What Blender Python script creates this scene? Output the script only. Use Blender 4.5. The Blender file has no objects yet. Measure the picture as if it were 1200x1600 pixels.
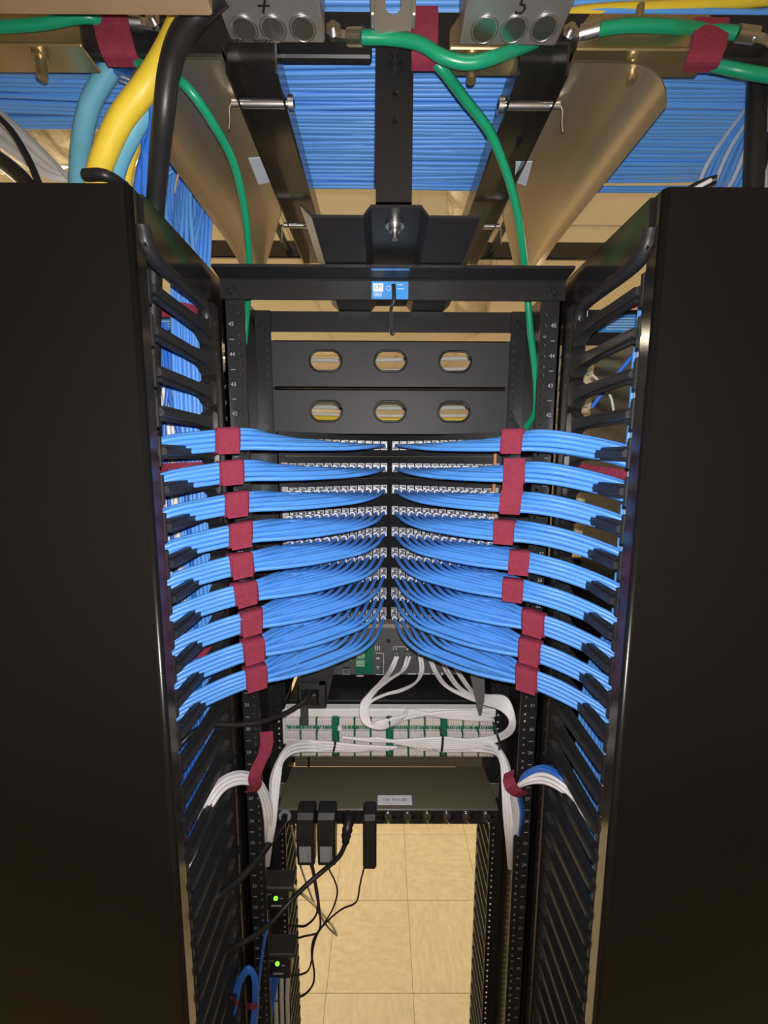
import bpy, bmesh, math, random
from mathutils import Vector, Matrix
random.seed(7)
SC = bpy.context.scene
COL = SC.collection
PI = math.pi

# ------------------------------------------------------------------ camera
FPX = 636.48                                   # focal length in pixels of a 1200x1600 frame
CX, CY, CZ = -0.0141, -0.6516, 1.8604
PITCH, YAW, ROLL = 0.1289, 0.0034, 0.0043
def cam_axes():
    cp, sp, cy, sy = math.cos(PITCH), math.sin(PITCH), math.cos(YAW), math.sin(YAW)
    F = Vector((sy*cp, cy*cp, -sp)); R = Vector((cy, -sy, 0)); U = R.cross(F)
    c, s = math.cos(ROLL), math.sin(ROLL)
    return c*R + s*U, -s*R + c*U, F
CR, CU, CF = cam_axes()
CAM = Vector((CX, CY, CZ))
cd = bpy.data.cameras.new('camera'); co = bpy.data.objects.new('camera', cd); COL.objects.link(co)
cd.sensor_fit = 'VERTICAL'; cd.sensor_height = 36.0; cd.lens = 36.0*FPX/1600.0
cd.clip_start = 0.02
co.matrix_world = Matrix(((CR.x, CU.x, -CF.x, CAM.x), (CR.y, CU.y, -CF.y, CAM.y), (CR.z, CU.z, -CF.z, CAM.z), (0, 0, 0, 1)))
SC.camera = co

# ------------------------------------------------------------------ world, lights, exposure
w = bpy.data.worlds.new('world'); SC.world = w; w.use_nodes = True
w.node_tree.nodes['Background'].inputs[0].default_value = (1.0, 0.86, 0.66, 1)
w.node_tree.nodes['Background'].inputs[1].default_value = 0.02
SC.view_settings.view_transform = 'Standard'; SC.view_settings.look = 'None'
SC.view_settings.exposure = 0.0; SC.view_settings.gamma = 1.0; SC.view_settings.use_curve_mapping = False
def lamp(name, kind, loc, energy, color, **k):
    l = bpy.data.lights.new(name, kind); l.energy = energy; l.color = color
    o = bpy.data.objects.new(name, l); COL.objects.link(o); o.location = loc
    for a, b in k.items(): setattr(l, a, b)
    return o
# the phone's flash, just above the lens
fl = lamp('flash', 'SPOT', CAM + CU*0.018 + CR*0.006, 22.5, (1.0, 0.97, 0.95), spot_size=math.radians(180), spot_blend=1.0, shadow_soft_size=0.004)
fl.rotation_euler = co.matrix_world.to_euler()
# fluorescent troffers over the aisle behind the rack (fixtures are built below)
TROFFERS = [(-2.2, 1.3), (2.3, 1.3), (-1.9, 3.3)]
CEIL = 2.95
for x, y in TROFFERS:
    a = lamp('troffer_light', 'AREA', (x, y, CEIL-0.035), 46.0, (1.0, 0.85, 0.61), shape='RECTANGLE', size=0.56, size_y=1.15)

# ------------------------------------------------------------------ materials
MATS = {}
def mat(name, col, rough=0.5, metal=0.0, var=0.12, scale=40.0, bump=0.0, spec=0.5, emit=0.0, bscale=None, coat=0.0, ior=None):
    if name in MATS: return MATS[name]
    m = bpy.data.materials.new(name); m.use_nodes = True
    nt = m.node_tree; b = nt.nodes['Principled BSDF']
    tc = nt.nodes.new('ShaderNodeTexCoord')
    n = nt.nodes.new('ShaderNodeTexNoise'); n.inputs['Scale'].default_value = scale; n.inputs['Detail'].default_value = 4
    nt.links.new(tc.outputs['Object'], n.inputs['Vector'])
    r = nt.nodes.new('ShaderNodeMapRange')
    r.inputs['To Min'].default_value = 1-var; r.inputs['To Max'].default_value = 1+var
    nt.links.new(n.outputs['Fac'], r.inputs['Value'])
    mx = nt.nodes.new('ShaderNodeVectorMath'); mx.operation = 'SCALE'
    mx.inputs[0].default_value = col
    nt.links.new(r.outputs['Result'], mx.inputs['Scale'])
    nt.links.new(mx.outputs['Vector'], b.inputs['Base Color'])
    b.inputs['Roughness'].default_value = rough; b.inputs['Metallic'].default_value = metal
    b.inputs['Specular IOR Level'].default_value = spec
    if ior: b.inputs['IOR'].default_value = ior
    if coat: b.inputs['Coat Weight'].default_value = coat
    if bump:
        n2 = nt.nodes.new('ShaderNodeTexNoise'); n2.inputs['Scale'].default_value = bscale or scale*8; n2.inputs['Detail'].default_value = 3
        nt.links.new(tc.outputs['Object'], n2.inputs['Vector'])
        bp = nt.nodes.new('ShaderNodeBump'); bp.inputs['Strength'].default_value = bump; bp.inputs['Distance'].default_value = 0.002
        nt.links.new(n2.outputs['Fac'], bp.inputs['Height']); nt.links.new(bp.outputs['Normal'], b.inputs['Normal'])
    if emit:
        b.inputs['Emission Color'].default_value = (*col, 1); b.inputs['Emission Strength'].default_value = emit
    MATS[name] = m
    return m
BLACK = mat('black_powder_coat', (0.014, 0.014, 0.016), 0.42, bump=0.05, bscale=900)
DOORB = mat('black_door_paint', (0.007, 0.007, 0.0075), 0.27, spec=0.36, bump=0.04, bscale=1100)
GLOSSB = mat('black_gloss_paint', (0.012, 0.011, 0.011), 0.17, spec=0.5, ior=2.2, bump=0.02, bscale=500)
WINGB = mat('tray_floor_sheen', (0.60, 0.51, 0.37), 0.40, metal=0.9, bump=0.03, bscale=500, var=0.05)  # bronze base holds the lit floor's reflection on the black wings
PLAST = mat('black_plastic', (0.020, 0.020, 0.022), 0.42, spec=0.4, bump=0.04, bscale=300)
MATP = mat('black_panel_paint', (0.034, 0.034, 0.038), 0.55, bump=0.08, bscale=1500)
RUB = mat('black_rubber', (0.015, 0.015, 0.016), 0.40)
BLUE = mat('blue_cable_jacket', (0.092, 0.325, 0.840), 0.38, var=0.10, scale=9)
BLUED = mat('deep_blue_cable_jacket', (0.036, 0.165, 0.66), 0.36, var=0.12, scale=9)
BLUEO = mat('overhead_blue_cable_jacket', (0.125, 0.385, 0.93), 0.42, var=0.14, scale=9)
WHITE = mat('white_cable_jacket', (0.86, 0.84, 0.86), 0.42, var=0.06, scale=12)
GREYC = mat('grey_cable_jacket', (0.64, 0.63, 0.60), 0.45, var=0.1)
YEL = mat('yellow_jacket', (0.85, 0.62, 0.05), 0.45, var=0.08)
AQUA = mat('aqua_innerduct', (0.16, 0.46, 0.62), 0.45, var=0.08)
GREEN = mat('green_ground_wire', (0.010, 0.30, 0.145), 0.32, var=0.1)
VELC = mat('burgundy_loop_fabric', (0.285, 0.040, 0.075), 0.9, var=0.25, scale=160, bump=0.6, bscale=1400, spec=0.15)
ZINC = mat('zinc_steel', (0.62, 0.61, 0.60), 0.34, metal=1.0, var=0.15, scale=60)
GALV = mat('galvanized_steel', (0.50, 0.49, 0.47), 0.42, metal=0.75, var=0.22, scale=35)
BRASS = mat('yellow_zinc_plate', (0.52, 0.42, 0.25), 0.38, metal=0.9, var=0.2, scale=30)
COPPER = mat('copper_strip', (0.62, 0.27, 0.14), 0.42, metal=0.7)
JACK = mat('jack_plastic', (0.52, 0.52, 0.53), 0.42, var=0.1, scale=80)
JACKD = mat('jack_recess', (0.10, 0.115, 0.145), 0.5, var=0.3, scale=200)
JACKW = mat('jack_cap_plastic', (0.80, 0.80, 0.82), 0.38)
GPLATE = mat('grey_plate', (0.42, 0.41, 0.40), 0.5)
AMPG = mat('grey_chassis_paint', (0.105, 0.108, 0.115), 0.5, bump=0.05, bscale=1200)
PCB = mat('green_board', (0.012, 0.17, 0.095), 0.4, var=0.2, scale=120)
LGRN = mat('pale_green_terminal', (0.30, 0.58, 0.36), 0.45)
IDC = mat('block_plastic', (0.76, 0.70, 0.67), 0.5, var=0.12, scale=200)
WPRINT = mat('white_print', (0.62, 0.64, 0.66), 0.6)
GPRINT = mat('grey_print', (0.36, 0.38, 0.41), 0.6)
BLKINK = mat('black_ink', (0.012, 0.012, 0.014), 0.6)
LBLUE = mat('blue_label_film', (0.055, 0.30, 0.74), 0.35)
LWHITE = mat('white_label_film', (0.86, 0.86, 0.87), 0.45)
LGREY = mat('grey_label_film', (0.30, 0.31, 0.34), 0.45)
LPALE = mat('pale_label_film', (0.60, 0.66, 0.76), 0.4)
LED = mat('green_led', (0.25, 0.95, 0.06), 0.4, emit=1.2)
BROWNM = mat('brown_lit_vent_steel', (0.20, 0.165, 0.12), 0.42, metal=0.4)  # warm light on the black vent put into the base colour
FOIL = mat('foil_insulation', (0.78, 0.76, 0.72), 0.24, metal=1.0, bump=1.0, scale=30, bscale=45)
BEIGE = mat('beige_metal', (0.80, 0.68, 0.48), 0.4)
TAN = mat('painted_wall', (0.62, 0.545, 0.43), 0.8, var=0.04, scale=6)
CEILM = mat('ceiling_tile_board', (0.82, 0.77, 0.68), 0.85, var=0.06, scale=30, bump=0.15, bscale=300)
GRID = mat('ceiling_grid_paint', (0.74, 0.69, 0.60), 0.5)
GROUT = mat('floor_joint', (0.22, 0.17, 0.10), 0.8)
LAMPD = mat('lamp_diffuser', (1.0, 0.92, 0.78), 0.5, emit=3.0)
def tile_mat():
    m = bpy.data.materials.new('vinyl_tile'); m.use_nodes = True; nt = m.node_tree; b = nt.nodes['Principled BSDF']
    tc = nt.nodes.new('ShaderNodeTexCoord'); mp = nt.nodes.new('ShaderNodeMapping')
    mp.inputs['Scale'].default_value = (26, 11, 1)
    oi = nt.nodes.new('ShaderNodeObjectInfo')
    n = nt.nodes.new('ShaderNodeTexNoise'); n.inputs['Scale'].default_value = 2.2; n.inputs['Detail'].default_value = 6; n.inputs['Distortion'].default_value = 0.8
    n.noise_dimensions = '4D'
    nt.links.new(tc.outputs['Object'], mp.inputs['Vector']); nt.links.new(mp.outputs['Vector'], n.inputs['Vector'])
    mu = nt.nodes.new('ShaderNodeMath'); mu.operation = 'MULTIPLY'; mu.inputs[1].default_value = 30
    nt.links.new(oi.outputs['Random'], mu.inputs[0]); nt.links.new(mu.outputs[0], n.inputs['W'])
    cr = nt.nodes.new('ShaderNodeValToRGB')
    cr.color_ramp.elements[0].position = 0.32; cr.color_ramp.elements[0].color = (0.60, 0.51, 0.335, 1)
    cr.color_ramp.elements[1].position = 0.62; cr.color_ramp.elements[1].color = (0.70, 0.60, 0.41, 1)
    nt.links.new(n.outputs['Fac'], cr.inputs['Fac'])
    n2 = nt.nodes.new('ShaderNodeTexNoise'); n2.inputs['Scale'].default_value = 22; n2.inputs['Detail'].default_value = 2
    nt.links.new(tc.outputs['Object'], n2.inputs['Vector'])
    c2 = nt.nodes.new('ShaderNodeValToRGB')
    c2.color_ramp.elements[0].position = 0.22; c2.color_ramp.elements[0].color = (0.45, 0.42, 0.38, 1)
    c2.color_ramp.elements[1].position = 0.30; c2.color_ramp.elements[1].color = (1, 1, 1, 1)
    nt.links.new(n2.outputs['Fac'], c2.inputs['Fac'])
    mm = nt.nodes.new('ShaderNodeMix'); mm.data_type = 'RGBA'; mm.blend_type = 'MULTIPLY'; mm.inputs[0].default_value = 1.0
    nt.links.new(cr.outputs['Color'], mm.inputs[6]); nt.links.new(c2.outputs['Color'], mm.inputs[7])
    nt.links.new(mm.outputs[2], b.inputs['Base Color'])
    b.inputs['Roughness'].default_value = 0.42
    return m
TILE = tile_mat()

# ------------------------------------------------------------------ helpers
def at(px, py, X=None, Y=None, Z=None):
    """the world point that stands at depth Y (or height Z, or side X) where the photograph shows (px, py)"""
    d = CF + CR*((px-600)/FPX) + CU*((800-py)/FPX)
    k = (Y-CAM.y)/d.y if Y is not None else ((Z-CAM.z)/d.z if Z is not None else (X-CAM.x)/d.x)
    return CAM + d*k
class MB:
    def __init__(s): s.v = []; s.f = []; s.m = []; s.s = []
    def add(s, vs, fs, mi=0, smooth=False):
        o = len(s.v); s.v += [tuple(p) for p in vs]
        for f in fs: s.f.append([i+o for i in f]); s.m.append(mi); s.s.append(smooth)
        return s
    def mesh(s, name, mats):
        me = bpy.data.meshes.new(name); me.from_pydata(s.v, [], s.f)
        for m in (mats if isinstance(mats, (list, tuple)) else [mats]): me.materials.append(m)
        me.polygons.foreach_set('material_index', s.m); me.polygons.foreach_set('use_smooth', s.s)
        me.update(); return me
    def build(s, name, mats, parent=None, loc=None, bevel=0.0):
        me = s.mesh(name, mats)
        if bevel or True:
            bm = bmesh.new(); bm.from_mesh(me)
            bmesh.ops.recalc_face_normals(bm, faces=bm.faces)
            bm.to_mesh(me); bm.free()
        return link(name, me, parent, loc)
    # --- shapes
    def box(s, a, b, mi=0):
        (x0, y0, z0), (x1, y1, z1) = a, b
        vs = [(x, y, z) for x in (x0, x1) for y in (y0, y1) for z in (z0, z1)]
        return s.add(vs, [(0, 1, 3, 2), (4, 6, 7, 5), (0, 4, 5, 1), (2, 3, 7, 6), (0, 2, 6, 4), (1, 5, 7, 3)], mi)
    def bbox(s, a, b, r=0.002, mi=0, seg=1):
        x0, x1 = sorted((a[0], b[0])); y0, y1 = sorted((a[1], b[1])); z0, z1 = sorted((a[2], b[2]))
        bm = bmesh.new(); bmesh.ops.create_cube(bm, size=1)
        for v in bm.verts: v.co = ((x0+x1)/2+v.co.x*(x1-x0), (y0+y1)/2+v.co.y*(y1-y0), (z0+z1)/2+v.co.z*(z1-z0))
        bmesh.ops.bevel(bm, geom=list(bm.edges), offset=r, segments=seg, affect='EDGES', profile=0.5)
        bm.verts.index_update()
        s.add([v.co[:] for v in bm.verts], [[v.index for v in f.verts] for f in bm.faces], mi, seg > 1); bm.free(); return s
    def prism(s, pts, axis, a, b, mi=0, r=0.0, smooth=False):
        """2D outline extruded along an axis: 'X' outline is (y,z), 'Y' is (x,z), 'Z' is (x,y)"""
        def P(p, t): return {'X': (t, p[0], p[1]), 'Y': (p[0], t, p[1]), 'Z': (p[0], p[1], t)}[axis]
        n = len(pts); vs = [P(p, a) for p in pts] + [P(p, b) for p in pts]
        fs = [list(range(n)), list(range(2*n-1, n-1, -1))] + [(i, (i+1) % n, n+(i+1) % n, n+i) for i in range(n)]
        if r:
            bm = bmesh.new(); bv = [bm.verts.new(v) for v in vs]
            for f in fs: bm.faces.new([bv[i] for i in f])
            bm.edges.ensure_lookup_table()
            cap = [e for e in bm.edges if any(len(f.verts) == n and n > 4 for f in e.link_faces)]
            bmesh.ops.bevel(bm, geom=cap, offset=r, segments=1, affect='EDGES')
            bm.verts.index_update()
            s.add([v.co[:] for v in bm.verts], [[v.index for v in f.verts] for f in bm.faces], mi, smooth); bm.free(); return s
        return s.add(vs, fs, mi, smooth)
    def tube(s, pts, r, sides=8, mi=0, caps=True, smooth=True):
        pts = [Vector(p) for p in pts]; n = len(pts)
        T = [(pts[min(i+1, n-1)]-pts[max(i-1, 0)]).normalized() for i in range(n)]
        up = Vector((0, 0, 1)) if abs(T[0].z) < 0.9 else Vector((1, 0, 0))
        N = (up - T[0]*up.dot(T[0])).normalized(); vs = []
        for i in range(n):
            N = (N - T[i]*N.dot(T[i]));  N = N.normalized() if N.length > 1e-6 else T[i].orthogonal().normalized()
            B = T[i].cross(N); rr = r[i] if isinstance(r, (list, tuple)) else r
            vs += [pts[i] + (N*math.cos(2*PI*k/sides) + B*math.sin(2*PI*k/sides))*rr for k in range(sides)]
        fs = [(i*sides+k, i*sides+(k+1) % sides, (i+1)*sides+(k+1) % sides, (i+1)*sides+k) for i in range(n-1) for k in range(sides)]
        s.add(vs, fs, mi, smooth)
        if caps: s.add(vs[:sides], [list(range(sides-1, -1, -1))], mi); s.add(vs[-sides:], [list(range(sides))], mi)
        return s
    def cyl(s, a, b, r, sides=12, mi=0, r2=None):
        return s.tube([a, b], [r, r if r2 is None else r2], sides, mi)
    def ribbon(s, pts, wid, th, mi=0):
        """flat band: pts = centre points, wid = list of half-width vectors (or one)"""
        pts = [Vector(p) for p in pts]; n = len(pts); vs = []
        for i in range(n):
            t = (pts[min(i+1, n-1)]-pts[max(i-1, 0)]).normalized(); wv = Vector(wid[i] if isinstance(wid, list) else wid)
            nn = t.cross(wv).normalized()*th*0.5
            vs += [pts[i]-wv-nn, pts[i]+wv-nn, pts[i]+wv+nn, pts[i]-wv+nn]
        fs = [(i*4+k, i*4+(k+1) % 4, i*4+4+(k+1) % 4, i*4+4+k) for i in range(n-1) for k in range(4)]
        fs += [(0, 1, 2, 3), (n*4-4, n*4-3, n*4-2, n*4-1)]
        return s.add(vs, fs, mi, False)
    def ring_plate(s, rect, hole, y0, y1, mi=0, hm=0):
        """a rectangle in XZ with one convex hole (list of x,z); front at y0, back at y1, thickness closed at the hole"""
        x0, x1, z0, z1 = rect; cx = sum(p[0] for p in hole)/len(hole); cz = sum(p[1] for p in hole)/len(hole)
        ang = [math.atan2(p[1]-cz, p[0]-cx) for p in hole]
        H = list(zip(ang, hole))
        for X, Z in ((x0, z0), (x1, z0), (x1, z1), (x0, z1)):
            a = math.atan2(Z-cz, X-cx); best = None
            for i in range(len(hole)):                       # point of the hole's edge on that ray
                p, q = hole[i], hole[(i+1) % len(hole)]
                d = (math.cos(a), math.sin(a)); ex, ez = q[0]-p[0], q[1]-p[1]
                den = d[0]*ez - d[1]*ex
                if abs(den) < 1e-12: continue
                t = ((p[0]-cx)*ez - (p[1]-cz)*ex)/den; u = ((p[0]-cx)*d[1] - (p[1]-cz)*d[0])/den
                if t > 0 and -1e-9 <= u <= 1+1e-9: best = (cx+d[0]*t, cz+d[1]*t)
            H.append((a, best))
        H.sort(key=lambda t: t[0]); O = []
        for a, p in H:
            c, sn = math.cos(a), math.sin(a)
            t = min((((x1 if c > 0 else x0)-cx)/c) if abs(c) > 1e-9 else 9e9, (((z1 if sn > 0 else z0)-cz)/sn) if abs(sn) > 1e-9 else 9e9)
            O.append((cx+c*t, cz+sn*t))
        n = len(H); hp = [p for a, p in H]
        for y in (y0, y1):
            vs = [(p[0], y, p[1]) for p in O] + [(p[0], y, p[1]) for p in hp]
            s.add(vs, [(i, (i+1) % n, n+(i+1) % n, n+i) for i in range(n)], mi)
        vs = [(p[0], y0, p[1]) for p in hp] + [(p[0], y1, p[1]) for p in hp]
        s.add(vs, [(i, (i+1) % n, n+(i+1) % n, n+i) for i in range(n)], hm, True)
        return s
def link(name, me, parent=None, loc=None):
    o = bpy.data.objects.new(name, me); COL.objects.link(o)
    if parent is not None: o.parent = parent
    if loc is not None: o.location = loc
    return o
def tag(o, label, cat, group=None, kind=None):
    o['label'] = label; o['category'] = cat
    if group: o['group'] = group
    if kind: o['kind'] = kind
    return o
def thing(name, label, cat, loc=(0, 0, 0), group=None):
    o = bpy.data.objects.new(name, None); COL.objects.link(o); o.location = loc; o.empty_display_size = 0.05
    return tag(o, label, cat, group)
def structure(o): o['kind'] = 'structure'; return o
def spline(P, n=6):
    P = [Vector(p) for p in P]; Q = [P[0]*2-P[1]] + P + [P[-1]*2-P[-2]]; out = []
    for i in range(1, len(Q)-2):
        a, b, c, d = Q[i-1:i+3]
        for k in range(n):
            t = k/n
            out.append(0.5*((2*b)+(c-a)*t+(2*a-5*b+4*c-d)*t*t+(3*b-a-3*c+d)*t**3))
    out.append(P[-1]); return out
def oval(cx, cz, w, h, n=28):
    r = h/2; L = max(w/2-r, 0); out = []
    for k in range(n):
        a = 2*PI*(k+0.5)/n
        out.append((cx+(L if math.cos(a) > 0 else -L)+r*math.cos(a), cz+r*math.sin(a)))
    return out
DG = None
def text_mesh(txt, size, align='CENTER'):
    c = bpy.data.curves.new('t', 'FONT'); c.body = txt; c.size = size; c.align_x = align; c.align_y = 'CENTER'; c.extrude = 0.0; c.resolution_u = 2
    o = bpy.data.objects.new('t', c); COL.objects.link(o); bpy.context.view_layer.update()
    me = bpy.data.meshes.new_from_object(o.evaluated_get(bpy.context.evaluated_depsgraph_get()))
    vs = [v.co.copy() for v in me.vertices]; fs = [list(p.vertices) for p in me.polygons]
    bpy.data.objects.remove(o); bpy.data.curves.remove(c); bpy.data.meshes.remove(me)
    return vs, fs
def put_text(mb, txt, size, org, ux, uy, mi=0, align='CENTER', sx=1.0):
    vs, fs = text_mesh(txt, size, align); org, ux, uy = Vector(org), Vector(ux), Vector(uy)
    mb.add([org+ux*(v.x*sx)+uy*v.y for v in vs], fs, mi)
def cable(name, pts, r, m, label, cat, group=None, sides=8, n=6):
    o = MB().tube(spline(pts, n), r, sides).build(name, m)
    return tag(o, label, cat, group)
def P(*a):                                   # list of (px, py, Y) -> points
    return [at(x, y, Y=Y) for x, y, Y in a]
ORD = ['topmost', 'second from the top', 'third from the top', 'fourth from the top', 'fifth from the top', 'fourth from the bottom', 'third from the bottom', 'second from the bottom', 'lowest']
NTH = ['first', 'second', 'third', 'fourth', 'fifth', 'sixth', 'seventh', 'eighth', 'ninth', 'tenth', 'eleventh', 'twelfth']
U = 0.04445
Z0 = 0.0629                                  # height of unit 0's mark
TOP = 2.134
def rowz(k): return 1.888 - U*k*1.006

# ------------------------------------------------------------------ room
RX, RY0, RY1 = 3.0, -2.2, 4.6
structure(MB().box((-RX, RY0, -0.06), (RX, RY1, -0.004)).build('floor', GROUT))
floor = bpy.data.objects['floor']
TS, TX, TY = 0.3048, 0.0993, 1.1598
tm = MB().bbox((-TS/2+0.0006, -TS/2+0.0006, -0.004), (TS/2-0.0006, TS/2-0.0006, 0.0), 0.0005).mesh('floor_tile', TILE)
for i in range(-7, 8):
    for j in range(-6, 10):
        link('floor_tile', tm, floor, (TX+TS*(i+0.5), TY+TS*(j+0.5), 0.0)).rotation_euler = (0, 0, PI/2*((i+j) % 2))
ceil_ = structure(MB().box((-RX, RY0, CEIL+0.012), (RX, RY1, CEIL+0.08)).build('ceiling', GRID))
ctm = MB().bbox((-0.295, -0.598, 0.002), (0.295, 0.598, 0.012), 0.003).mesh('ceiling_tile', CEILM)
for i in range(-5, 5):
    for j in range(-2, 4):
        link('ceiling_tile', ctm, ceil_, (0.12+0.61*(i+0.5), 0.2+1.22*(j+0.5), CEIL-0.002))
gb = MB()
for i in range(-5, 6): gb.box((0.12+0.61*i-0.012, RY0, CEIL-0.006), (0.12+0.61*i+0.012, RY1, CEIL+0.012))
for j in range(-2, 5): gb.box((-RX, 0.2+1.22*j-0.012, CEIL-0.006), (RX, 0.2+1.22*j+0.012, CEIL+0.012))
gb.build('ceiling_grid', GRID, ceil_)
structure(MB().box((-RX, RY1, 0), (RX, RY1+0.1, CEIL+0.1)).build('wall_back', TAN))
structure(MB().box((-RX-0.1, RY0, 0), (-RX, RY1, CEIL+0.1)).build('wall_left', TAN))
structure(MB().box((RX, RY0, 0), (RX+0.1, RY1, CEIL+0.1)).build('wall_right', TAN))
structure(MB().box((-RX, RY0-0.1, 0), (RX, RY0, CEIL+0.1)).build('wall_front', TAN))
structure(MB().box((-RX, RY1-0.012, 0), (RX, RY1, 0.1)).build('baseboard_back', BLACK))
for k, (x, y) in enumerate(TROFFERS):
    t = thing('ceiling_light', ['recessed ceiling light left of the rack aisle', 'recessed ceiling light right of the rack aisle', 'recessed ceiling light near the back wall'][k], 'light', (x, y, CEIL-0.03))
    f = MB()
    for a in ((-0.31, -0.61, 0.0, 0.31, -0.58), (-0.31, 0.58, 0, 0.31, 0.61), (-0.31, -0.58, 0, -0.28, 0.58), (0.28, -0.58, 0, 0.31, 0.58)):
        f.box((a[0], a[1], 0.0), (a[3], a[4], 0.024))
    f.build('frame', GRID, t)
    MB().box((-0.28, -0.58, 0.004), (0.28, 0.58, 0.012)).build('diffuser', LAMPD, t)

# ------------------------------------------------------------------ the rack
rack = thing('equipment_rack', 'tall black two-post equipment rack standing in the centre with numbered rails', 'rack', (0, 0, 0))
HOLES = []
for u in range(1, 46):
    zc = Z0 + u*U
    for d in (-0.01587, 0.0, 0.01587): HOLES.append(zc + d)
HOLES = [h for h in HOLES if 0.05 < h < TOP-0.05]
def flange(mb, s, y0, y1):
    xs = sorted((s*0.225, s*0.257)); hx = s*0.2325
    zb = [0.0] + [(HOLES[i]+HOLES[i+1])/2 for i in range(len(HOLES)-1)] + [TOP-0.0]
    for i, h in enumerate(HOLES):
        hole = [(hx+0.0026*math.cos(2*PI*k/8+0.2), h+0.0026*math.sin(2*PI*k/8+0.2)) for k in range(8)]
        mb.ring_plate((xs[0], xs[1], zb[i], zb[i+1]), hole, y0, y1, 0, 1)
    e = s*0.225
    mb.add([(e, y0, 0), (e, y1, 0), (e, y1, TOP), (e, y0, TOP)], [(0, 1, 2, 3)], 0)
for s in (-1, 1):
    up = MB(); flange(up, s, 0.0, 0.004); flange(up, s, 0.148, 0.152)
    up.box((s*0.253, 0.0, 0.0), (s*0.257, 0.152, TOP), 2)
    uo = up.build('upright', [BLACK, ZINC, GLOSSB], rack)
    pm = MB()
    for u in range(2, 46):
        z = Z0+u*U
        put_text(pm, str(u), 0.0085, (s*0.2455, -0.0004, z), (1, 0, 0), (0, 0, 1))
        pm.box((s*0.2455-0.0035, -0.0004, z-U/2-0.0004), (s*0.2455+0.0035, 0.0002, z-U/2+0.0004))
    pm.build('unit_numbers', GPRINT, uo)
    ft = MB(); ft.bbox((s*0.15, -0.08, 0.0), (s*0.29, 0.23, 0.008), 0.002); ft.build('base_plate', BLACK, rack)
def top_angle(name, y, sgn, x):
    mb = MB()
    mb.prism([(y, 2.098), (y-sgn*0.004, 2.098), (y-sgn*0.004, 2.124), (y-sgn*0.006, 2.126), (y-sgn*0.034, 2.130), (y-sgn*0.034, 2.134), (y, 2.134)], 'X', -x, x)
    return mb.build(name, BLACK, rack)
top_near = top_angle('top_angle', 0.0, 1, 0.2585)
mbf = MB(); mbf.prism([(0.152, 2.098), (0.156, 2.098), (0.156, 2.130), (0.19, 2.130), (0.19, 2.134), (0.152, 2.134)], 'X', -0.2585, 0.2585); mbf.build('top_angle', BLACK, rack)
def bolt_y(x, y, z, r, parent, m=BLACK, name='bolt'):
    b = MB(); b.cyl((x, y, z), (x, y-0.0015, z), r*1.35, 16); b.cyl((x, y-0.0015, z), (x, y-0.007, z), r, 6); b.cyl((x, y-0.007, z), (x, y-0.011, z), r*0.5, 8)
    return b.build(name, m, parent)
for s in (-1, 1):
    bolt_y(s*0.243, -0.004, 2.111, 0.0085, rack); bolt_y(s*0.243, 0.148, 2.113, 0.0085, rack)
# ------------------------------------------------------------------ vertical cable managers with their fingers and doors
def finger_mesh(name, L):
    o = [(0.0, 0.0215), (-0.005, 0.0195), (-0.010, 0.0130), (-0.016, 0.0085), (-0.024, 0.0063), (-0.07, 0.0054), (-L, 0.0048)]
    out = o + [(y, -z) for y, z in reversed(o)]
    mb = MB(); mb.prism(out, 'X', -0.0085, 0.0085, 0, 0.0022)
    mb.bbox((-0.004, -L-0.004, -0.0175), (0.004, -L+0.002, 0.0175), 0.001)
    mb.box((-0.0035, -L+0.012, 0.0045), (0.0035, -0.04, 0.0085)); mb.box((-0.0035, -L+0.012, -0.0085), (0.0035, -0.04, -0.0045))
    me = mb.mesh(name, PLAST)
    bm = bmesh.new(); bm.from_mesh(me); bmesh.ops.recalc_face_normals(bm, faces=bm.faces); bm.to_mesh(me); bm.free()
    return me
FM = finger_mesh('finger', 0.150)
FM2 = finger_mesh('rear_finger', 0.22)
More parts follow.
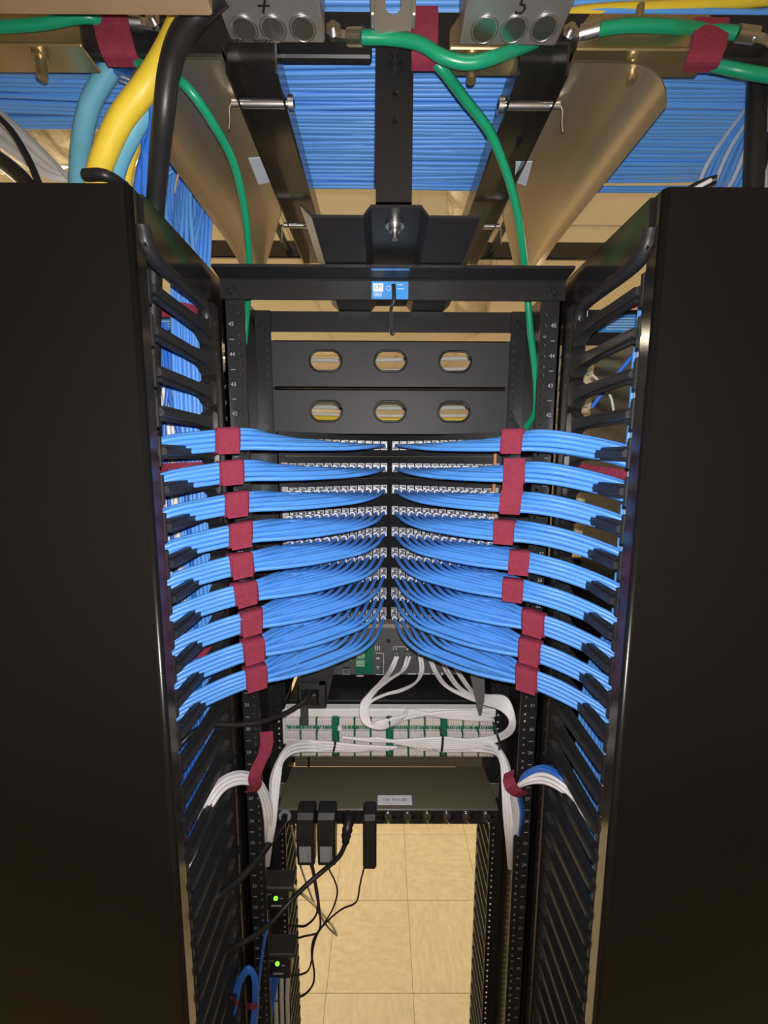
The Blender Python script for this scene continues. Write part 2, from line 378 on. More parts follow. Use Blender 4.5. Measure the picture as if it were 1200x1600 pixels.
for s in (-1, 1):
    side = 'left' if s < 0 else 'right'
    cm = thing('cable_manager', 'tall black vertical cable manager with fingers and a door, on the %s of the rack' % side, 'cable manager', (s*0.27, 0, 0))
    dx = s*0.27
    d = MB()                                                     # the door, its edge rolled back towards the rack
    r = 0.006; x0 = 0.0
    prof = [(s*0.001, -0.196)] + [(s*(r-r*math.cos(q)), -0.203-r*math.sin(q)+r) for q in [k*PI/2/6 for k in range(7)]] + [(s*0.26, -0.203), (s*0.26, -0.182), (s*0.255, -0.182), (s*0.255, -0.199), (s*(r+0.002), -0.199)]
    n = len(prof)
    d.add([(x, y, z) for z in (0.10, TOP) for x, y in prof], [(i, (i+1) % n, n+(i+1) % n, n+i) for i in range(n)] + [list(range(n)), list(range(n, 2*n))], 0, False)
    do = d.build('door', DOORB, cm)
    for i, p in enumerate(do.data.polygons): p.use_smooth = 1 <= i < 7
    de = MB(); de.box((0.0, -0.1968, 0.10), (s*0.003, -0.181, TOP)); de.build('door_edge', GLOSSB, do)
    sp = MB()                                                    # spine between rack rail and fingers, top side plate
    sp.bbox((s*-0.011, -0.030, 0.05), (s*0.013, 0.0, 2.085), 0.002)
    sp.build('spine', GLOSSB, cm)
    pl = MB(); pl.prism([(-0.186, 2.134), (0.16, 2.134), (0.16, 2.07), (-0.03, 2.07), (-0.045, 2.078), (-0.165, 2.074), (-0.186, 2.085)], 'X', s*-0.004, s*0.004)
    pl.build('top_side_plate', GLOSSB, cm)
    lip = MB(); lip.tube(spline([(0, -0.184, 2.105), (0, -0.176, 2.086), (0, -0.15, 2.079), (0, -0.06, 2.079), (0, -0.035, 2.073), (0, -0.026, 2.05)], 6), 0.0085, 8)
    lip.build('top_finger', PLAST, cm)
    bk = MB(); bk.bbox((s*0.24, -0.18, 0.05), (s*0.256, 0.40, TOP-0.02), 0.002); bk.build('outer_side', BLACK, cm)
    rs = MB(); rs.bbox((s*-0.011, 0.155, 0.05), (s*0.013, 0.185, 2.085), 0.002); rs.build('rear_spine', GLOSSB, cm)
    rd = MB(); rd.bbox((s*-0.002, 0.41, 0.10), (s*0.256, 0.432, 2.08 if s < 0 else 1.6), 0.006, 0, 3); rd.build('rear_door', DOORB, cm)
    cb = MB(); cb.bbox((s*0.014, 0.152, 2.076), (s*0.24, 0.156, 2.140), 0.001); cbo = cb.build('cross_bar', BLACK, cm)
    lb = MB(); lb.box((s*0.118, 0.1508, 2.099), (s*0.214, 0.152, 2.131)); lbo = lb.build('label', LBLUE, cbo); lbo['label'] = 'blue maker label on the cross bar'
    tx = MB()
    for q in range(5): tx.box((s*0.135, 0.1504, 2.104+q*0.0048), (s*(0.205-0.008*(q % 2)), 0.1508, 2.1054+q*0.0048))
    tx.build('label_print', LPALE, cbo)
    dv_ = MB(); dv_.bbox((s*0.014, 0.156, 0.05), (s*0.24, 0.160, 1.30), 0.001); dv_.build('dark_backing', BLACK, cm)  # backing sheet added to keep the lower trough dark
    k = 0; z = 2.046
    while z > 0.08:
        link('finger', FM, cm, (s*0.003, -0.026, z)); z -= U
    z = 2.046 if s < 0 else 1.55
    while z > 0.08:
        f = link('rear_finger', FM2, cm, (0, 0.184, z)); f.rotation_euler = (0, 0, PI); z -= U

# ------------------------------------------------------------------ oval-cut blank panels
for k, (z0, z1) in enumerate(((1.9965, 2.083), (1.9075, 1.9935))):
    bp = thing('blank_panel', ['upper black blank panel with three oval cable openings', 'lower black blank panel with three oval cable openings'][k], 'panel', (0, 0.156, z0))
    h = z1-z0; mb = MB()
    zc = (2.0455 if k == 0 else 1.952) - z0
    for c, (xa, xb) in zip((-0.124, -0.0005, 0.123), ((-0.241, -0.062), (-0.062, 0.062), (0.062, 0.241))):
        mb.ring_plate((xa, xb, 0, h), oval(c, zc, 0.058, 0.036), 0.0, 0.003)
    mb.box((-0.222, 0, 0), (0.222, 0.018, 0.002)); mb.box((-0.222, 0, h-0.002), (0.222, 0.018, h))
    mb.build('plate', MATP, bp)
    for c in (-0.124, -0.0005, 0.123):
        g = MB(); pts = [(x, -0.001, z) for x, z in oval(c, zc, 0.060, 0.038)]
        g.tube(pts+[pts[0], pts[1]], 0.0022, 6); g.build('grommet', RUB, bp)
# grey and yellow cables that cross behind the openings
for q in range(13):
    z = 1.952+q*0.0132; yy = 0.40+0.03*(q % 3)
    m, lab = (YEL, 'yellow cable running level behind the oval openings') if q == 1 else (GREYC, 'grey cable running level behind the oval openings')
    cable('background_cable', [(-0.5, yy, z+0.012), (-0.2, yy+0.02, z+0.004*math.sin(q)), (0.1, yy, z-0.003), (0.5, yy, z+0.006)], 0.0058, m, lab, 'cable', None if q == 1 else 'grey cables behind the blank panels', 8, 4)

# ------------------------------------------------------------------ angled patch panels, jacks, blue cables, straps
def jack_mesh():
    mb = MB()
    a, b = 0.0066, 0.0088                                     # half width, half height of the frame, facing -Y
    t = 0.0014
    for (x0, x1, z0, z1) in ((-a, a, b-t, b), (-a, a, -b, -b+t), (-a, -a+t, -b+t, b-t), (a-t, a, -b+t, b-t)):
        mb.box((x0, -0.012, z0), (x1, 0.0, z1), 0)
    mb.box((-a+t, -0.006, -b+t), (a-t, -0.001, b-t), 1)       # recess
    mb.prism([(-0.006, 0.004), (-0.013, -0.001), (-0.030, -0.003), (-0.030, -0.0075), (-0.006, -0.0075)], 'X', -0.0042, 0.0042, 1)   # wire wedge
    mb.box((-0.0048, -0.011, 0.0015), (-0.0012, -0.006, 0.0055), 2); mb.box((0.001, -0.010, -0.001), (0.0045, -0.006, 0.002), 2)
    # cap that clips round the cable
    n = 8; ri, ro = 0.0034, 0.0056
    for y0, y1 in ((-0.046, -0.034),):
        vs = []
        for y in (y0, y1):
            for r in (ri, ro):
                vs += [(r*math.cos(-0.3+(PI+0.6)*k/n), y, r*math.sin(-0.3+(PI+0.6)*k/n)) for k in range(n+1)]
        m = n+1; fs = []
        for k in range(n):
            fs += [(k, k+1, m+k+1, m+k), (2*m+k, 2*m+k+1, 3*m+k+1, 3*m+k), (m+k, m+k+1, 3*m+k+1, 3*m+k), (k, k+1, 2*m+k+1, 2*m+k)]
        mb.add(vs, fs, 2)
    mb.box((-0.0056, -0.040, -0.0045), (-0.0036, -0.010, 0.0005), 2); mb.box((0.0036, -0.040, -0.0045), (0.0056, -0.010, 0.0005), 2)
    me = mb.mesh('jack', [JACK, JACKD, JACKW])
    bm = bmesh.new(); bm.from_mesh(me); bmesh.ops.recalc_face_normals(bm, faces=bm.faces); bm.to_mesh(me); bm.free()
    return me
JM = jack_mesh()
ANG = math.atan2(0.095, 0.17)
def jackpos(s, i): return s*(0.0118+0.0153*i), 0.208-0.0086*i
LINE = [(0.010, 0.150), (0.018, 0.105), (0.034, 0.070), (0.056, 0.038), (0.077, 0.012), (0.116, -0.020), (0.16, -0.045), (0.20, -0.063)]
def line_y(x):
    if x <= LINE[0][0]: return LINE[0][1]
    for (a, b), (c, d) in zip(LINE, LINE[1:]):
        if x <= c: return b+(d-b)*(x-a)/(c-a)
    return LINE[-1][1]
WRAPX = {-1: [-0.232, -0.229, -0.225, -0.222, -0.222, -0.219, -0.213, -0.211, -0.209], 1: [0.176, 0.181, 0.178, 0.171, 0.192, 0.186, 0.215, 0.212, 0.210]}
SLOTS = sorted([(v-1.75, 0) for v in range(4)]+[(v-1.25, 1) for v in range(4)]+[(v-1.75, 2) for v in range(4)])
wires = 0
for k in range(9):
    zr = rowz(k)
    pp = thing('patch_panel', 'angled patch panel with blue cables, %s of the nine' % ORD[k], 'patch panel', (0, 0.155, zr))
    body = MB()
    for s in (-1, 1):
        body.prism([(s*0.0, 0.063), (s*0.205, -0.052), (s*0.208, -0.049), (s*0.0, 0.068)], 'Z', -0.0222, 0.0222)
        body.prism([(s*0.205, -0.052), (s*0.222, 0.0), (s*0.241, 0.0), (s*0.241, 0.003), (s*0.219, 0.003), (s*0.202, -0.050)], 'Z', -0.0222, 0.0222)
    body.build('panel_body', BLACK, pp)
    for s in (-1, 1):
        br = MB(); br.prism([(s*0.150, -0.020), (s*0.203, -0.049), (s*0.219, 0.002)], 'Z', -0.0195, -0.0180)
        br.box((s*0.190, -0.050, -0.010), (s*0.204, -0.046, 0.010)); br.build('end_bracket', GPLATE, pp)
    for s in (-1, 1):
        for i in range(12):
            x, y = jackpos(s, i)
            j = link('jack', JM, pp, (x, y-0.155, 0.0)); j.rotation_euler = (0, 0, -s*0.0)
        side = 'left' if s < 0 else 'right'
        for i in range(12):
            x0, y0 = jackpos(s, i); yc = y0-0.043
            v, dp = SLOTS[i]
            jz = random.uniform(-0.0006, 0.0006)
            dz = v*0.0069+jz; dy = dp*0.0062 + 0.0007*random.uniform(-1, 1)
            ax = abs(x0)
            pts = [(s*ax, yc+0.020, zr-0.0005), (s*ax, yc, zr-0.0005), (s*(ax+0.0015), yc-0.010, zr-0.001)]
            xj = min(ax+0.062-0.022*min(1, i/4), 0.197)
            back = 0.42*min(1, i/6)*max(0, yc-0.035-line_y(xj))
            def ly(x): return line_y(x)+dy+back*max(0, (0.200-x)/(0.200-xj+1e-6))**0.8
            yj = ly(xj)
            q = 0.40
            pts.append((s*(ax+(xj-ax)*0.22), yc-0.010+(yj-yc+0.010)*0.52, zr+dz*0.30-0.0005))
            pts.append((s*(ax+(xj-ax)*0.58), yc-0.010+(yj-yc+0.010)*0.84, zr+dz*0.65))
            xx = xj
            while xx < 0.185:
                pts.append((s*xx, ly(xx), zr+dz*(0.80+0.2*min(1, (xx-xj+0.02)/0.08)))); xx += 0.045
            sag = 0.0
            pts += [(s*0.206, -0.066+dy, zr+dz), (s*0.250, -0.096+dy, zr+dz*0.95-(0.007 if s > 0 else 0.005)), (s*0.300, -0.136+dy*0.8, zr+dz*0.85-(0.024 if s > 0 else 0.017))]
            pts += [(s*0.335, -0.152+dy, zr+dz-0.052), (s*0.355, -0.150+dy*1.5, zr+dz-0.095), (s*(0.362+0.001*i), -0.135+dy*2, zr+dz-0.17)]
            o = cable('network_cable', pts, 0.0036, BLUE, ('blue cable from the %s jack %s of centre, ' % (NTH[i], side)) + (ORD[k]+' row' if ' ' not in ORD[k] else 'row '+ORD[k]), 'cable', 'blue cables of the %s %s bundle' % (ORD[k], side), 8, 4)
        # the strap round the bundle
        xw = WRAPX[s][k]; axw = abs(xw)
        def cen(x):
            if x < 0.206: return Vector((s*x, line_y(x)+0.0066, zr))
            t = (x-0.206)/0.044
            return Vector((s*x, -0.0594-0.030*t, zr-0.004*t))
        hw = 0.0138
        c0, c1 = cen(axw-hw), cen(axw+hw)
        t = (c1-c0).normalized(); nrm = Vector((t.y, -t.x, 0)).normalized()
        if nrm.y > 0: nrm = -nrm                              # towards the camera
        loop = []
        for q in range(24):
            a = 2*PI*q/24
            ca, sa = math.cos(a), math.sin(a)
            loop.append((math.copysign(abs(ca)**0.5, ca)*0.0122, math.copysign(abs(sa)**0.5, sa)*0.0172))
        sm = MB(); vs = []
        tilt = random.uniform(-0.003, 0.003)
        for (kk, g) in ((0, -1.0), (1, -0.33), (2, 0.33), (3, 1.0)):
            c = (c0+c1)/2 + (c1-c0)*0.5*g
            for sc in (1.0, 0.84):
                for (dn, dz) in loop:
                    vs.append(c+nrm*dn*(sc if sc == 1 else 0.86)+Vector((0, 0, dz*(sc if sc == 1 else 0.94)+tilt*g*0.5)) + t*(dz*tilt*20))
        fs = []
        for kk in range(3):
            for lay in (0, 1):
                o0 = (kk*2+lay)*24; o1 = ((kk+1)*2+lay)*24
                fs += [(o0+q, o0+(q+1) % 24, o1+(q+1) % 24, o1+q) for q in range(24)]
        for kk in (0, 3): fs += [(kk*48+q, kk*48+(q+1) % 24, kk*48+24+(q+1) % 24, kk*48+24+q) for q in range(24)]
        sm.add(vs, fs, 0, True)
        # loose end of the strap
        e = (c0+c1)/2 + nrm*0.0128
        if s > 0 and k == 1:
            sm.ribbon(spline([e+Vector((0, 0, 0.019)), e+nrm*0.002, e+nrm*0.003+Vector((-0.001, 0, -0.03)), e+nrm*0.004+Vector((-0.005, 0, -0.058))], 5), t*0.0145, 0.0014)
        else:
            sm.ribbon(spline([e+Vector((0, 0, 0.0168))-nrm*0.004, e+Vector((0, 0, 0.012)), e+Vector((0, 0, -0.010)), e+nrm*0.001+Vector((0, 0, random.uniform(-0.0195, -0.0165)))], 4), t*0.0140, 0.0014)
        tag(sm.build('cable_strap', VELC), 'burgundy fabric strap round the %s blue bundle on the %s side' % (ORD[k], side), 'strap')
cs = MB(); cs.bbox((0.184, 0.083, 1.50), (0.190, 0.086, 1.90), 0.0008); tag(cs.build('ground_bar', COPPER), 'thin copper strip standing beside the right ends of the patch panels', 'strip')

# ------------------------------------------------------------------ overhead cable runway, blue cable pile and drops
run = thing('cable_runway', 'black ladder runway overhead carrying the mass of blue cables', 'cable runway', (0, 0, 2.3))
MB().bbox((-1.5, -0.142, 0.0), (-0.028, -0.132, 0.045), 0.002).build('stringer', BLACK, run)
MB().bbox((0.024, -0.142, 0.0), (1.5, -0.132, 0.045), 0.002).build('stringer', BLACK, run)
MB().bbox((-1.5, 0.36, 0.023), (1.5, 0.37, 0.060), 0.002).build('stringer', GLOSSB, run)
for x in (-1.35, -1.05, -0.72, -0.235, 0.0, 0.235, 0.78, 1.1, 1.4):
    MB().bbox((x-0.006, -0.132, 0.033), (x+0.006, 0.36, 0.045), 0.002).build('rung', BLACK, run)
rnd = random.Random(3)
NB = 42
for q in range(NB):
    yb = -0.118 + 0.280*q/(NB-1)
    if q % 4 == 0: ph = rnd.uniform(0, 6); am = rnd.uniform(0.003, 0.009); zg = rnd.uniform(0, 0.009); sl = rnd.uniform(-0.018, 0.018)
    zb = 2.351 + zg + rnd.uniform(0, 0.004)
    def wob(x): return yb + am*math.sin(x*6+ph) + sl*x*0.6 + 0.012*math.sin(x*2.2+0.9+q*0.03)*(q/NB)
    if yb > 0.035:                                            # these turn down into the left manager
        j = q-24
        xt = -0.303 - 0.0066*(j % 6); yt = 0.005 + 0.008*(j//6) + 0.002*(j % 2)
        pts = [(x, wob(x), zb+0.002*math.sin(x*7+ph)) for x in (1.3, 0.9, 0.5, 0.2, -0.05, -0.18)]
        xd = -0.302-0.0085*((j*5) % 9)
        pts += [(-0.25-0.002*(j % 9), yb-0.005, 2.355), (xd, yb*0.8+yt*0.2, 2.318), (xd-0.008, yb*0.55+yt*0.45, 2.25), (xt, yt+0.01, 2.12), (xt, yt, 2.0), (xt-0.002, yt, 1.8), (xt, yt+0.003, 1.5), (xt-0.004, yt, 1.0)]
        cable('overhead_cable', pts, 0.0033, BLUEO, 'blue cable from the overhead pile that turns down into the left manager', 'cable', 'blue overhead cables dropping into the left manager', 8, 5)
    else:
        pts = [(x, wob(x), zb+0.002*math.sin(x*7+ph)) for x in (1.3, 1.0, 0.7, 0.4, 0.1, -0.2, -0.5, -0.8, -1.2)]
        cable('overhead_cable', pts, 0.0033, BLUEO, 'blue cable in the bottom layer of the overhead pile running the full width', 'cable', 'blue cables in the bottom layer of the overhead pile', 8, 5)
pile = MB()
for q in range(95):
    yb = -0.12+0.285*rnd.random(); ph = rnd.uniform(0, 6); zb = 2.358+0.05*rnd.random(); am = rnd.uniform(0.004, 0.014)
    xl = -1.2 if yb < 0.04 else -0.2
    pile.tube(spline([(x, yb+am*math.sin(x*4+ph), zb+0.003*math.sin(x*6+ph)) for x in (1.3, 0.9, 0.5, 0.15, xl*0.4, xl)], 5), 0.0033, 6)
tag(pile.build('cable_pile', BLUEO), 'mass of blue cables heaped above the bottom layer on the overhead runway', 'cable pile', None, 'stuff')
# more blue and white cables inside the left manager
for q in range(14):
    x = -0.308-0.0068*(q % 7); xq = -0.30-0.0066*q
    cable('drop_cable', [(xq+0.03, 0.12, 2.40), (xq, 0.09+0.004*(q % 3), 2.33), (xq-0.003, 0.085, 2.25), (x, 0.065, 2.1), (x, 0.055, 1.9), (x, 0.055, 1.4), (x, 0.05, 0.9)], 0.0033, BLUEO, 'blue cable hanging at the back of the bundle inside the left manager', 'cable', 'blue cables at the back of the left manager')
for q in range(12):
    x = -0.356-0.0072*(q % 7) + 0.004*(q//7); y = 0.012+0.012*(q//7)
    cable('white_cable', [(x-0.02, y-0.01, 2.09), (x+0.004, y, 2.0), (x+0.014, y, 1.90), (x+0.018, y, 1.75), (x+0.014, y+0.004, 1.5), (x+0.01, y, 1.0)], 0.0033, WHITE, 'white cable hanging inside the left manager', 'cable', 'white cables inside the left manager')
for q, (xa, xb) in enumerate(((-0.345, -0.325), (-0.352, -0.366), (-0.34, -0.352), (-0.35, -0.372))):
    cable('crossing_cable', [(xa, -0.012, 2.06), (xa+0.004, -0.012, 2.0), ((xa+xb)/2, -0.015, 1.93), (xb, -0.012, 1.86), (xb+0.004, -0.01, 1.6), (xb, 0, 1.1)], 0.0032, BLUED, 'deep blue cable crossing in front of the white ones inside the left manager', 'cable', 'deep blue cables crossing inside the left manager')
for z, lab in ((2.075, 'burgundy strap round the blue drop at the top of the left manager'), (1.842, 'burgundy strap round the white and blue cables inside the left manager'), (1.545, 'low burgundy strap round the cables inside the left manager')):
    m = MB(); m.ribbon(spline([(-0.40, 0.03, z-0.006), (-0.385, -0.004, z-0.004), (-0.35, -0.022, z), (-0.315, -0.020, z+0.002), (-0.297, 0.0, z+0.003), (-0.293, 0.04, z+0.003)], 5), (0, 0, 0.0105), 0.0014); tag(m.build('cable_strap', VELC), lab, 'strap')
cable('yellow_cable', [(-0.375, -0.06, 1.72), (-0.372, -0.06, 1.62), (-0.366, -0.062, 1.5), (-0.37, -0.05, 1.3)], 0.006, YEL, 'yellow cable inside the left manager beside its door', 'cable')
# right manager
for q in range(9):
    x = 0.335+0.006*(q % 5); y = -0.075+0.010*(q//5)
    a = at(1120+11*q, 232-7*q, Y=-0.02)
    cable('drop_cable', [a+Vector((0.10, 0.02, 0.13)), a, at(1086+8*q, 300, Y=-0.03), (x+0.02, y+0.01, 2.12), (x, y, 2.02), (x, y, 1.9), (x+0.004, y+0.01, 1.5), (x, y, 1.0)], 0.0031, BLUEO if q % 3 else LPALE, 'cable running down into the right manager beside its door', 'cable', 'blue and pale cables dropping into the right manager')
m = MB(); m.ribbon(spline([(0.292, -0.02, 2.060), (0.305, -0.078, 2.066), (0.33, -0.092, 2.072), (0.37, -0.088, 2.078), (0.38, -0.04, 2.078)], 5), (0, 0, 0.0105), 0.0014); tag(m.build('cable_strap', VELC), 'burgundy strap round the cables near the top of the right manager', 'strap')
m = MB(); m.ribbon(spline([(0.30, 0.01, 1.848), (0.32, -0.04, 1.842), (0.345, -0.09, 1.836), (0.38, -0.10, 1.83)], 5), (0, 0, 0.008), 0.0014); tag(m.build('cable_strap', VELC), 'burgundy strap inside the right manager behind the second blue bundle', 'strap')
for q in range(16):
    x = 0.312+0.0066*(q % 8); y = -0.035+0.010*(q//8)
    cable('drop_cable', [(x-0.008, y-0.08, 1.62), (x, y-0.03, 1.56), (x+0.004, y, 1.45), (x, y, 1.3), (x+0.002, y+0.01, 1.0)], 0.0032, BLUEO, 'blue cable hanging low inside the right manager below the bundles', 'cable', 'blue cables low inside the right manager')
for q in range(10):
    x = -0.312-0.0066*(q % 8); y = -0.05+0.010*(q//8)
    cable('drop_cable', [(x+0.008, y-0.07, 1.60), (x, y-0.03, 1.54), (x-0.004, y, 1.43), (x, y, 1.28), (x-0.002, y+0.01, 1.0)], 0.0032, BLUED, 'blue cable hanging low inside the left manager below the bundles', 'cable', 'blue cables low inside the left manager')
cable('loose_cable', [at(1004, 540, Y=-0.05), at(985, 560, Y=-0.03), at(950, 603, Y=0.0), at(925, 636, Y=0.02)], 0.0032, BLUED, 'loose blue cable slanting across inside the top of the right manager', 'cable')
cable('tie_tail', [at(925, 585, Y=0.10), at(943, 603, Y=0.09), at(955, 622, Y=0.09), at(960, 650, Y=0.09)], 0.0022, GREYC, 'bent grey cable tie tail inside the top of the right manager', 'cable tie')

# tray halves and their inner channels, hanging under the runway
for s in (-1, 1):
    side = 'left' if s < 0 else 'right'
    wg = thing('tray_wing', 'glossy black curved tray wing under the runway, %s of the hanger strap' % side, 'cable tray', (0, 0, 2.28))
    mb = MB(); NV = 26
    cs_ = [(0.186, 0.012), (0.186, 0.002), (0.189, 0.0), (0.215, 0.0), (0.245, 0.0), (0.262, -0.002), (0.274, -0.007), (0.283, -0.015), (0.289, -0.028), (0.291, -0.040)]
    for lay, off in ((0, 0.0), (1, 0.003)):
        vs = []
        for v in range(NV):
            y = -0.160 + 0.420*v/(NV-1)
            t = max(0.0, (y-0.10)/0.16)
            for (x, z) in cs_:
                xi = 0.186+(0.262-0.186)*t**1.1
                xx = xi+(x-0.186)/(0.291-0.186)*(0.291-xi)
                vs.append((s*xx, y, z+off-0.030*t*t))
        nc = len(cs_)
        mb.add(vs, [(v*nc+c, v*nc+c+1, v*nc+nc+c+1, v*nc+nc+c) for v in range(NV-1) for c in range(nc-1)], 0, True)
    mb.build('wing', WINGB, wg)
    ch = MB()
    ch.prism([(s*0.128, 0.02), (s*0.183, 0.02), (s*0.183, -0.012), (s*0.1805, -0.012), (s*0.1805, 0.017), (s*0.1305, 0.017), (s*0.1305, -0.012), (s*0.128, -0.012)], 'Y', -0.160, 0.33)
    ch.build('inner_channel', GLOSSB, wg)
    for yy in (at(400, 162, Z=2.274).y, at(462, 352, Z=2.274).y):
        rb = MB(); rb.cyl((s*0.120, yy, -0.006), (s*0.192, yy, -0.006), 0.0045, 10)
        rb.cyl((s*0.120, yy, -0.006), (s*0.126, yy, -0.006), 0.009, 6); rb.build('cross_bolt', ZINC, wg)
        tl = MB(); tl.tube(spline([(s*0.192, yy, -0.004), (s*0.196, yy, -0.012), (s*0.196, yy, -0.024), (s*0.197, yy-0.002, -0.036)], 4), 0.0012, 5); tl.build('wire_tail', ZINC, wg)
    st = MB(); z = -0.0006
    if s < 0: quad = [(388, 247), (407, 246), (422, 284), (404, 288)]
    else: quad = [(806, 252), (832, 252), (822, 290), (804, 284)]
    q4 = [at(x, y, Z=2.28) for x, y in quad]
    st.add([(p.x, p.y, z) for p in q4]+[(p.x, p.y, 0.0) for p in q4], [(0, 1, 2, 3), (0, 1, 5, 4), (1, 2, 6, 5), (2, 3, 7, 6), (3, 0, 4, 7)])
    so = st.build('sticker', LPALE, wg); so['label'] = 'pale blue-white sticker'
tr = thing('top_bracket', 'black formed tray bracket over the rack top with a raised centre channel', 'bracket', (0, 0, 2.1345))
BX = at(617, 322, Z=2.148); yf = BX.y; yb = at(610, 495, Z=2.137).y
prof = [(-0.110, 0.013), (-0.097, 0.001), (-0.038, 0.001), (-0.029, 0.012), (0.029, 0.012), (0.038, 0.001), (0.097, 0.001), (0.110, 0.013)]
pr_ = prof + [(x, z+0.003) for x, z in reversed(prof)]
m = MB(); m.prism(pr_, 'Y', yf, 0.16); m.build('tray', BLACK, tr)
b = MB(); p = at(617, 350, Z=2.1465); b.cyl((p.x, p.y, 0.012), (p.x, p.y, 0.009), 0.0115, 16); b.cyl((p.x, p.y, 0.009), (p.x, p.y, 0.003), 0.0075, 6); b.cyl((p.x, p.y, 0.003), (p.x, p.y, -0.006), 0.004, 10); b.build('bolt', ZINC, tr)
SY = yf+0.006; SZ = 2.150
hs = thing('hanger_strap', 'flat black hanger strap with holes between runway and top bracket', 'strap bar', (0, SY, SZ))
m = MB(); zz = [at(616, y, Y=SY).z-SZ for y in (192, 149, 100)]
zs = [0.0, (zz[0]+zz[1])/2, (zz[1]+zz[2])/2, 0.19]
cx = at(616, 200, Y=SY).x; hw = 0.0208
for i, zc in enumerate(zz):
    m.ring_plate((cx-hw, cx+hw, zs[i], zs[i+1]), [(cx+0.0042*math.cos(a), zc+0.0042*math.sin(a)) for a in [2*PI*k/12 for k in range(12)]], -0.003, 0.001)
for x in (cx-hw, cx+hw): m.add([(x, -0.003, zs[0]), (x, 0.001, zs[0]), (x, 0.001, zs[3]), (x, -0.003, zs[3])], [(0, 1, 2, 3)])
m.box((cx-hw, -0.003, 0.0), (cx+hw, 0.055, 0.004))
m.build('strap', BLACK, hs); bolt_y(cx, -0.003, zz[2], 0.008, hs)

# junction boxes, strut hanger, clamps, burgundy straps, ground wires
def jbox(label, x0, x1, z, yb, marks, txt, tpx, rot):
    j = thing('junction_box', label, 'junction box', ((x0+x1)/2, yb, z)); hx = (x1-x0)/2; c = (x0+x1)/2
    m = MB(); m.bbox((-hx, -0.105, 0), (hx, 0, 0.054), 0.003, 0, 2); m.build('box', GALV, j)
    for px, py in marks:
        p = at(px, py, Z=z-0.0005)
        k = MB(); r = 0.0132
        k.cyl((p.x-c, p.y-yb, 0.0004), (p.x-c, p.y-yb, -0.0009), r*0.86, 24)
        ring = [(p.x-c+r*math.cos(a), p.y-yb+r*math.sin(a), -0.0004) for a in [2*PI*q/28 for q in range(29)]]
        k.tube(ring, 0.0007, 5); k.build('knockout', ZINC, j)
    for dx in (-hx*0.82, hx*0.82):
        s_ = MB(); s_.cyl((dx, -0.088, 0.0), (dx, -0.088, -0.002), 0.004, 12); s_.build('screw', ZINC, j)
    t = MB(); p = at(tpx[0], tpx[1], Z=z-0.0005); ux = Vector((math.cos(rot), math.sin(rot), 0)); uy = Vector((ux.y, -ux.x, 0))
    put_text(t, txt, 0.024, (p.x-c, p.y-yb, -0.0012), ux, uy)
    if txt == '7': t.box((p.x-c-0.006, p.y-yb-0.001, -0.0013), (p.x-c+0.006, p.y-yb+0.001, -0.0011))
    t.build('marking', BLKINK, j)
    return j
jbox('galvanized junction box with a black seven on it, left of the slotted strut', -0.178, -0.077, 2.300, -0.155, ((382, 46), (427, 46), (473, 45)), '7', (412, 8), 0.0)
jbox('galvanized junction box with a black five on it, right of the slotted strut', 0.0625, 0.1635, 2.284, -0.172, ((757, 47), (803, 46), (850, 44)), '5', (816, 9), 0.12)
hg = thing('strut_hanger', 'short grey slotted strut hanging between the two junction boxes', 'hanger', (at(614, 40, Y=-0.175).x, -0.175, at(614, 50, Y=-0.175).z))
m = MB(); m.ring_plate((-0.0185, 0.0185, 0, 0.07), oval(0, 0.037, 0.050, 0.0001, 4) if False else [(0.008*math.cos(a), 0.038+(0.016 if math.sin(a) > 0 else -0.016)+0.008*math.sin(a)) for a in [2*PI*(k+0.5)/20 for k in range(20)]], -0.002, 0.001)
m.bbox((-0.0225, -0.014, 0.003), (-0.0185, 0.001, 0.07), 0.001); m.bbox((0.0185, -0.014, 0.003), (0.0225, 0.001, 0.07), 0.001); m.box((-0.0185, -0.002, -0.001), (0.0185, 0.001, 0.0))
m.build('strut', GALV, hg)
def band(label, pts, hw, yw=None):
    m = MB(); pp = spline(P(*pts), 5)
    m.ribbon(pp, (hw, 0, 0), 0.0015); return tag(m.build('runway_strap', VELC), label, 'strap')
band('wide burgundy strap hanging over the runway near the left edge', [(168, 2, -0.165), (174, 40, -0.166), (184, 78, -0.164), (196, 104, -0.150)], 0.0185)
band('burgundy strap over the runway beside the junction box marked 5', [(664, 10, -0.160), (664, 50, -0.162), (663, 85, -0.160), (663, 110, -0.146)], 0.0138)
band('burgundy strap over the runway near the right edge', [(1112, 28, -0.160), (1110, 60, -0.162), (1100, 92, -0.160), (1092, 112, -0.146)], 0.0185)
def clamp(label, xa, xb, bx):
    c = thing('splice_clamp', label, 'clamp', ((xa+xb)/2, -0.15, 2.296)); h = (xb-xa)/2
    m = MB(); m.prism([(-h, 0.0), (h, 0.0), (h, 0.014), (h-0.012, 0.030), (-h+0.012, 0.030), (-h, 0.014)], 'Y', -0.010, -0.006)
    m.bbox((-h, -0.010, -0.003), (h, 0.022, 0.0), 0.0012); m.build('plate', BRASS, c)
    b = MB(); x = bx-(xa+xb)/2
    b.cyl((x, 0.0, 0.0), (x, 0.0, -0.008), 0.0085, 6); b.cyl((x, 0.0, -0.003), (x, 0.0, -0.026), 0.0052, 10); b.build('bolt', BRASS, c); b = MB(); b.cyl((x, -0.008, 0.02), (x, -0.008, 0.04), 0.004, 8); b.build('stud', BRASS, c)
clamp('yellow zinc splice clamp with a bolt at the left end of the runway', -0.62, -0.335, at(72, 100, Z=2.29).x)
clamp('yellow zinc splice clamp with a bolt right of the junction box marked 5', 0.190, 0.340, at(980, 110, Z=2.29).x)
